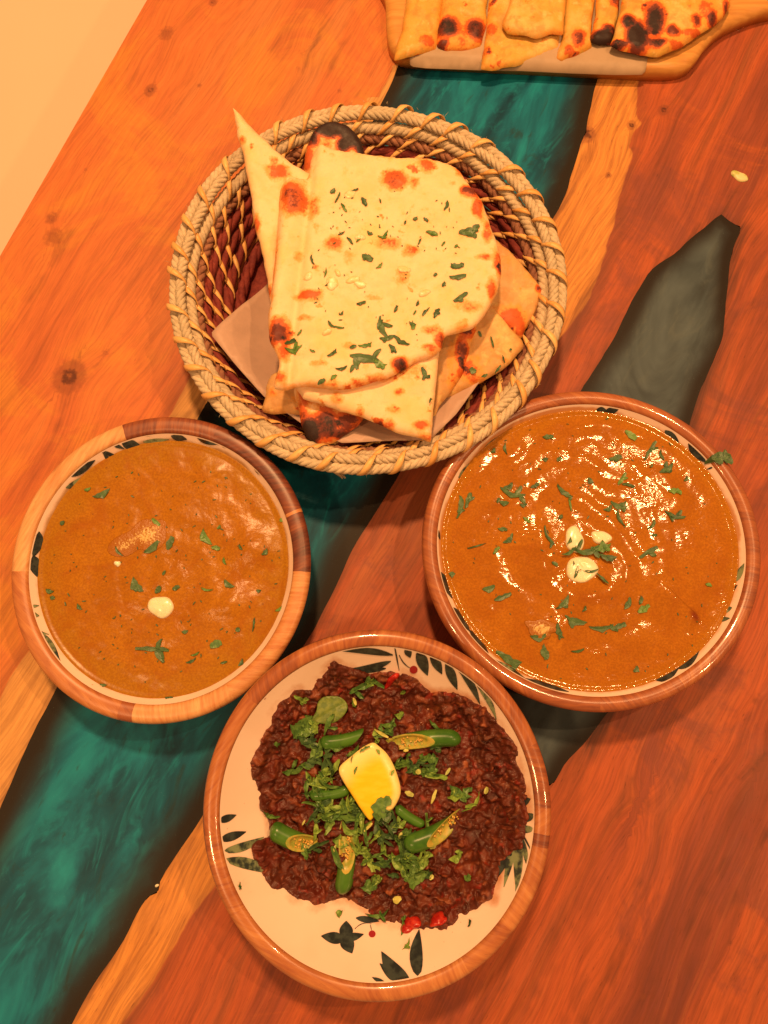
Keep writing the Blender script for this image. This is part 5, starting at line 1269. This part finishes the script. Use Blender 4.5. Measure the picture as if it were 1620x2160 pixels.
listed = [(735, 275, 130, 24, 25, 2), (770, 255, 50, 22, 50, 1), (455, 330, 60, 20, -35, 1), (475, 455, 110, 60, 40, 4), (450, 470, 80, 40, -30, 3), (510, 460, 70, 40, 70, 3), (430, 635, 110, 22, 25, 1), (400, 650, 50, 20, 15, 0), (520, 560, 100, 40, 60, 2), (560, 600, 110, 30, 80, 2), (500, 600, 110, 26, 30, 2), (545, 690, 120, 30, 60, 2), (520, 740, 100, 40, 20, 2), (600, 720, 120, 16, -40, 0), (570, 670, 90, 12, -10, 0), (560, 790, 120, 40, 80, 3), (570, 880, 110, 34, 85, 2), (620, 830, 110, 30, 60, 2), (690, 840, 100, 44, 60, 2), (700, 800, 80, 30, -60, 1), (680, 910, 90, 30, -40, 1), (745, 900, 70, 12, 40, 0), (640, 970, 80, 24, -15, 1), (720, 1000, 90, 24, -20, 2), (765, 1050, 100, 26, -70, 1), (745, 1015, 80, 20, -35, 1), (830, 930, 130, 34, -60, 2), (860, 900, 100, 30, 70, 2), (840, 1000, 80, 20, -70, 1), (900, 880, 80, 26, 30, 1), (915, 950, 80, 28, 60, 3), (930, 985, 70, 24, -80, 2), (900, 1060, 100, 26, -50, 1), (925, 1100, 70, 26, -60, 1), (975, 1120, 120, 44, 70, 3), (1000, 1060, 80, 40, 60, 2), (1030, 1110, 50, 20, 30, 1), (770, 1160, 90, 28, 20, 4), (795, 1140, 60, 24, 60, 2), (1150, 1035, 60, 34, 20, 2), (1170, 740, 100, 36, -30, 2), (1220, 790, 110, 14, 45, 0), (1150, 760, 70, 24, 10, 1), (1040, 620, 90, 30, 70, 2), (960, 630, 80, 26, 40, 2), (985, 650, 60, 26, -20, 1), (1010, 590, 60, 20, 20, 1), (920, 600, 50, 16, -50, 1), (830, 470, 110, 22, 30, 2), (800, 490, 60, 22, -70, 1), (850, 440, 60, 20, 10, 1), (1060, 440, 60, 14, -40, 0), (900, 400, 40, 24, 0, 1), (330, 845, 70, 16, -25, 0), (480, 1010, 60, 24, -60, 1), (350, 530, 24, 20, 0, 0), (800, 1285, 100, 14, 10, 0), (1205, 1130, 30, 24, 50, 0), (870, 1110, 50, 20, 0, 0), (820, 870, 60, 30, -80, 1), (690, 560, 70, 26, 40, 0), (610, 500, 70, 12, 35, 0), (915, 300, 24, 14, 30, 0), (700, 345, 40, 14, -75, 0), (910, 1345, 60, 16, 85, 0), (930, 1425, 46, 12, 50, 0), (630, 1287, 24, 20, 10, 0), (1210, 1332, 26, 8, 70, 0), (190, 1165, 26, 6, -75, 0)]
for x, y, L, W, dg, lb in listed:
    px, py = c8(x, y)
    mt = (LEAF_D, LEAF_M, LEAF_M, LEAF_P, LEAF_P, LEAF_M)[int(x * 3 + y) % 6]
    onplate = y > 1340 or x < 250 or (y > 1280 and x < 700) or x == 1210
    herb('coriander_shred', px, py, L * .469, W * .469, dg, H_meat if onplate else H_g, mt, 'stray coriander scrap on the white print beside the meat' if onplate else looks(L * .469, W * .469, mt) + ' coriander shred on the meat ' + where(px, py, 812, 1670, 280), 'stray coriander scraps in the front bowl' if onplate else gM, 'coriander', bend=((x * 37) % 10 - 5) / 4.0, lobes=lb + 1, lift=.0026, rag=.4, z0=.04)
rd = random.Random(5)
for cxx, cyy, sx, sy, n in [(560, 680, 60, 140, 18), (640, 880, 70, 60, 12), (850, 940, 80, 90, 14), (980, 620, 70, 40, 7), (960, 1060, 60, 60, 7)]:
    for k in range(n):
        px, py = c8(rd.gauss(cxx, sx), rd.gauss(cyy, sy))
        LL_, WW_, mt = rd.uniform(24, 56), rd.uniform(5, 13), rd.choice((LEAF_D, LEAF_M, LEAF_M, LEAF_P))
        herb('coriander_shred', px, py, LL_, WW_, rd.uniform(0, 180), lambda x, y: H_meat(x, y) + .0025, mt, looks(LL_, WW_, mt) + ' coriander shred on the meat ' + where(px, py, 812, 1670, 280), gM, 'coriander', bend=rd.uniform(-1.2, 1.2), lobes=rd.choice((0, 1, 1, 2)), lift=.003, rag=.4, seed=rd.randrange(9999), z0=.05)
gS = 'pale stem bits on the meat'; lS = 'short pale cut coriander stem on the minced meat'
for x, y, L, W, dg in [(1055, 768, 60, 14, 68), (1118, 655, 36, 12, 55), (945, 755, 40, 22, -25), (760, 905, 50, 12, 45), (1290, 740, 30, 16, 70), (890, 1228, 36, 26, 20), (1050, 992, 30, 20, 40), (985, 655, 24, 22, 0), (700, 340, 34, 14, -70), (820, 485, 70, 14, -30), (470, 885, 24, 8, 60), (1045, 1130, 22, 16, 50), (610, 1000, 26, 12, 70), (905, 945, 30, 14, 70), (930, 560, 22, 12, 10)]:
    px, py = c8(x, y)
    herb('stem_bit', px, py, L * .469, W * .469, dg, lambda x_, y_: H_meat(x_, y_) + .0030, STEM_Y, 'short pale cut stem on the meat ' + where(px, py, 812, 1670, 280), gS, 'stem bit', rag=.1, lift=.0003, z0=.045)
# curled stem at the left edge
V, f = tube_path([np.array([*P(*c8(*q_), .046), z_]) for q_, z_ in [((292, 495), .046), ((275, 512), .047), ((240, 512), .048), ((222, 540), .0475), ((228, 575), .047), ((248, 605), .045)]], .0011, .0007, 6)
V = np.array(V); c0 = V.mean(0); o = mesh_obj('curled_stem', V - c0, f, LEAF_D); o.location = tuple(c0)
tag(o, 'thin curled green stem at the left edge of the meat', 'stem')

# garlic slivers on the big naan
s = NT('garlic'); p = s.pos(); GAR = s.done(s.mix(s.mapr(s.noise(p, 300, 2), .4, .6), (.84, .70, .42), (.80, .60, .28)), .35, None, .45, sss=.3, sss_scale=.002)
for i, (px, py, rx, ry, dg) in enumerate([(738, 410, 14, 11, 20), (700, 598, 13, 17, 15), (745, 590, 16, 9, 20), (760, 600, 14, 9, -10), (852, 568, 17, 8, 0), (712, 575, 6, 10, 30), (650, 583, 12, 9, 30), (895, 618, 14, 8, 20), (760, 500, 12, 9, 10), (690, 700, 12, 7, 40)]):
    blob('garlic_sliver', px, py, rx, ry, dg, H_A, .0008, GAR, 'pale garlic sliver on the big naan ' + where(px, py, 810, 570, 250), 'garlic', 'garlic slivers on the big naan', seed=i, wob=.1, z0=.09, cell=.0012)

# things lying on the table
H0 = lambda x, y: 0 * np.asarray(x) + .0003
s = NT('pale_seed'); p = s.pos(); PS = s.done(s.mix(s.mapr(s.noise(p, 160, 2), .45, .6), (.72, .62, .30), (.46, .48, .12)), .4, None, .45)
blob('fallen_leaf_bit', 1560, 372, 21, 12, -22, H0, .0016, PS, 'pale yellow green leaf bit lying on the bare wood at the right', 'leaf bit', seed=3, wob=.1, z0=0)
blob('crumb', 331, 1868, 4, 3, 20, H0, .0010, CREAM, 'tiny white crumb on the edge of the resin river', 'crumb', seed=1, wob=.1, z0=0)
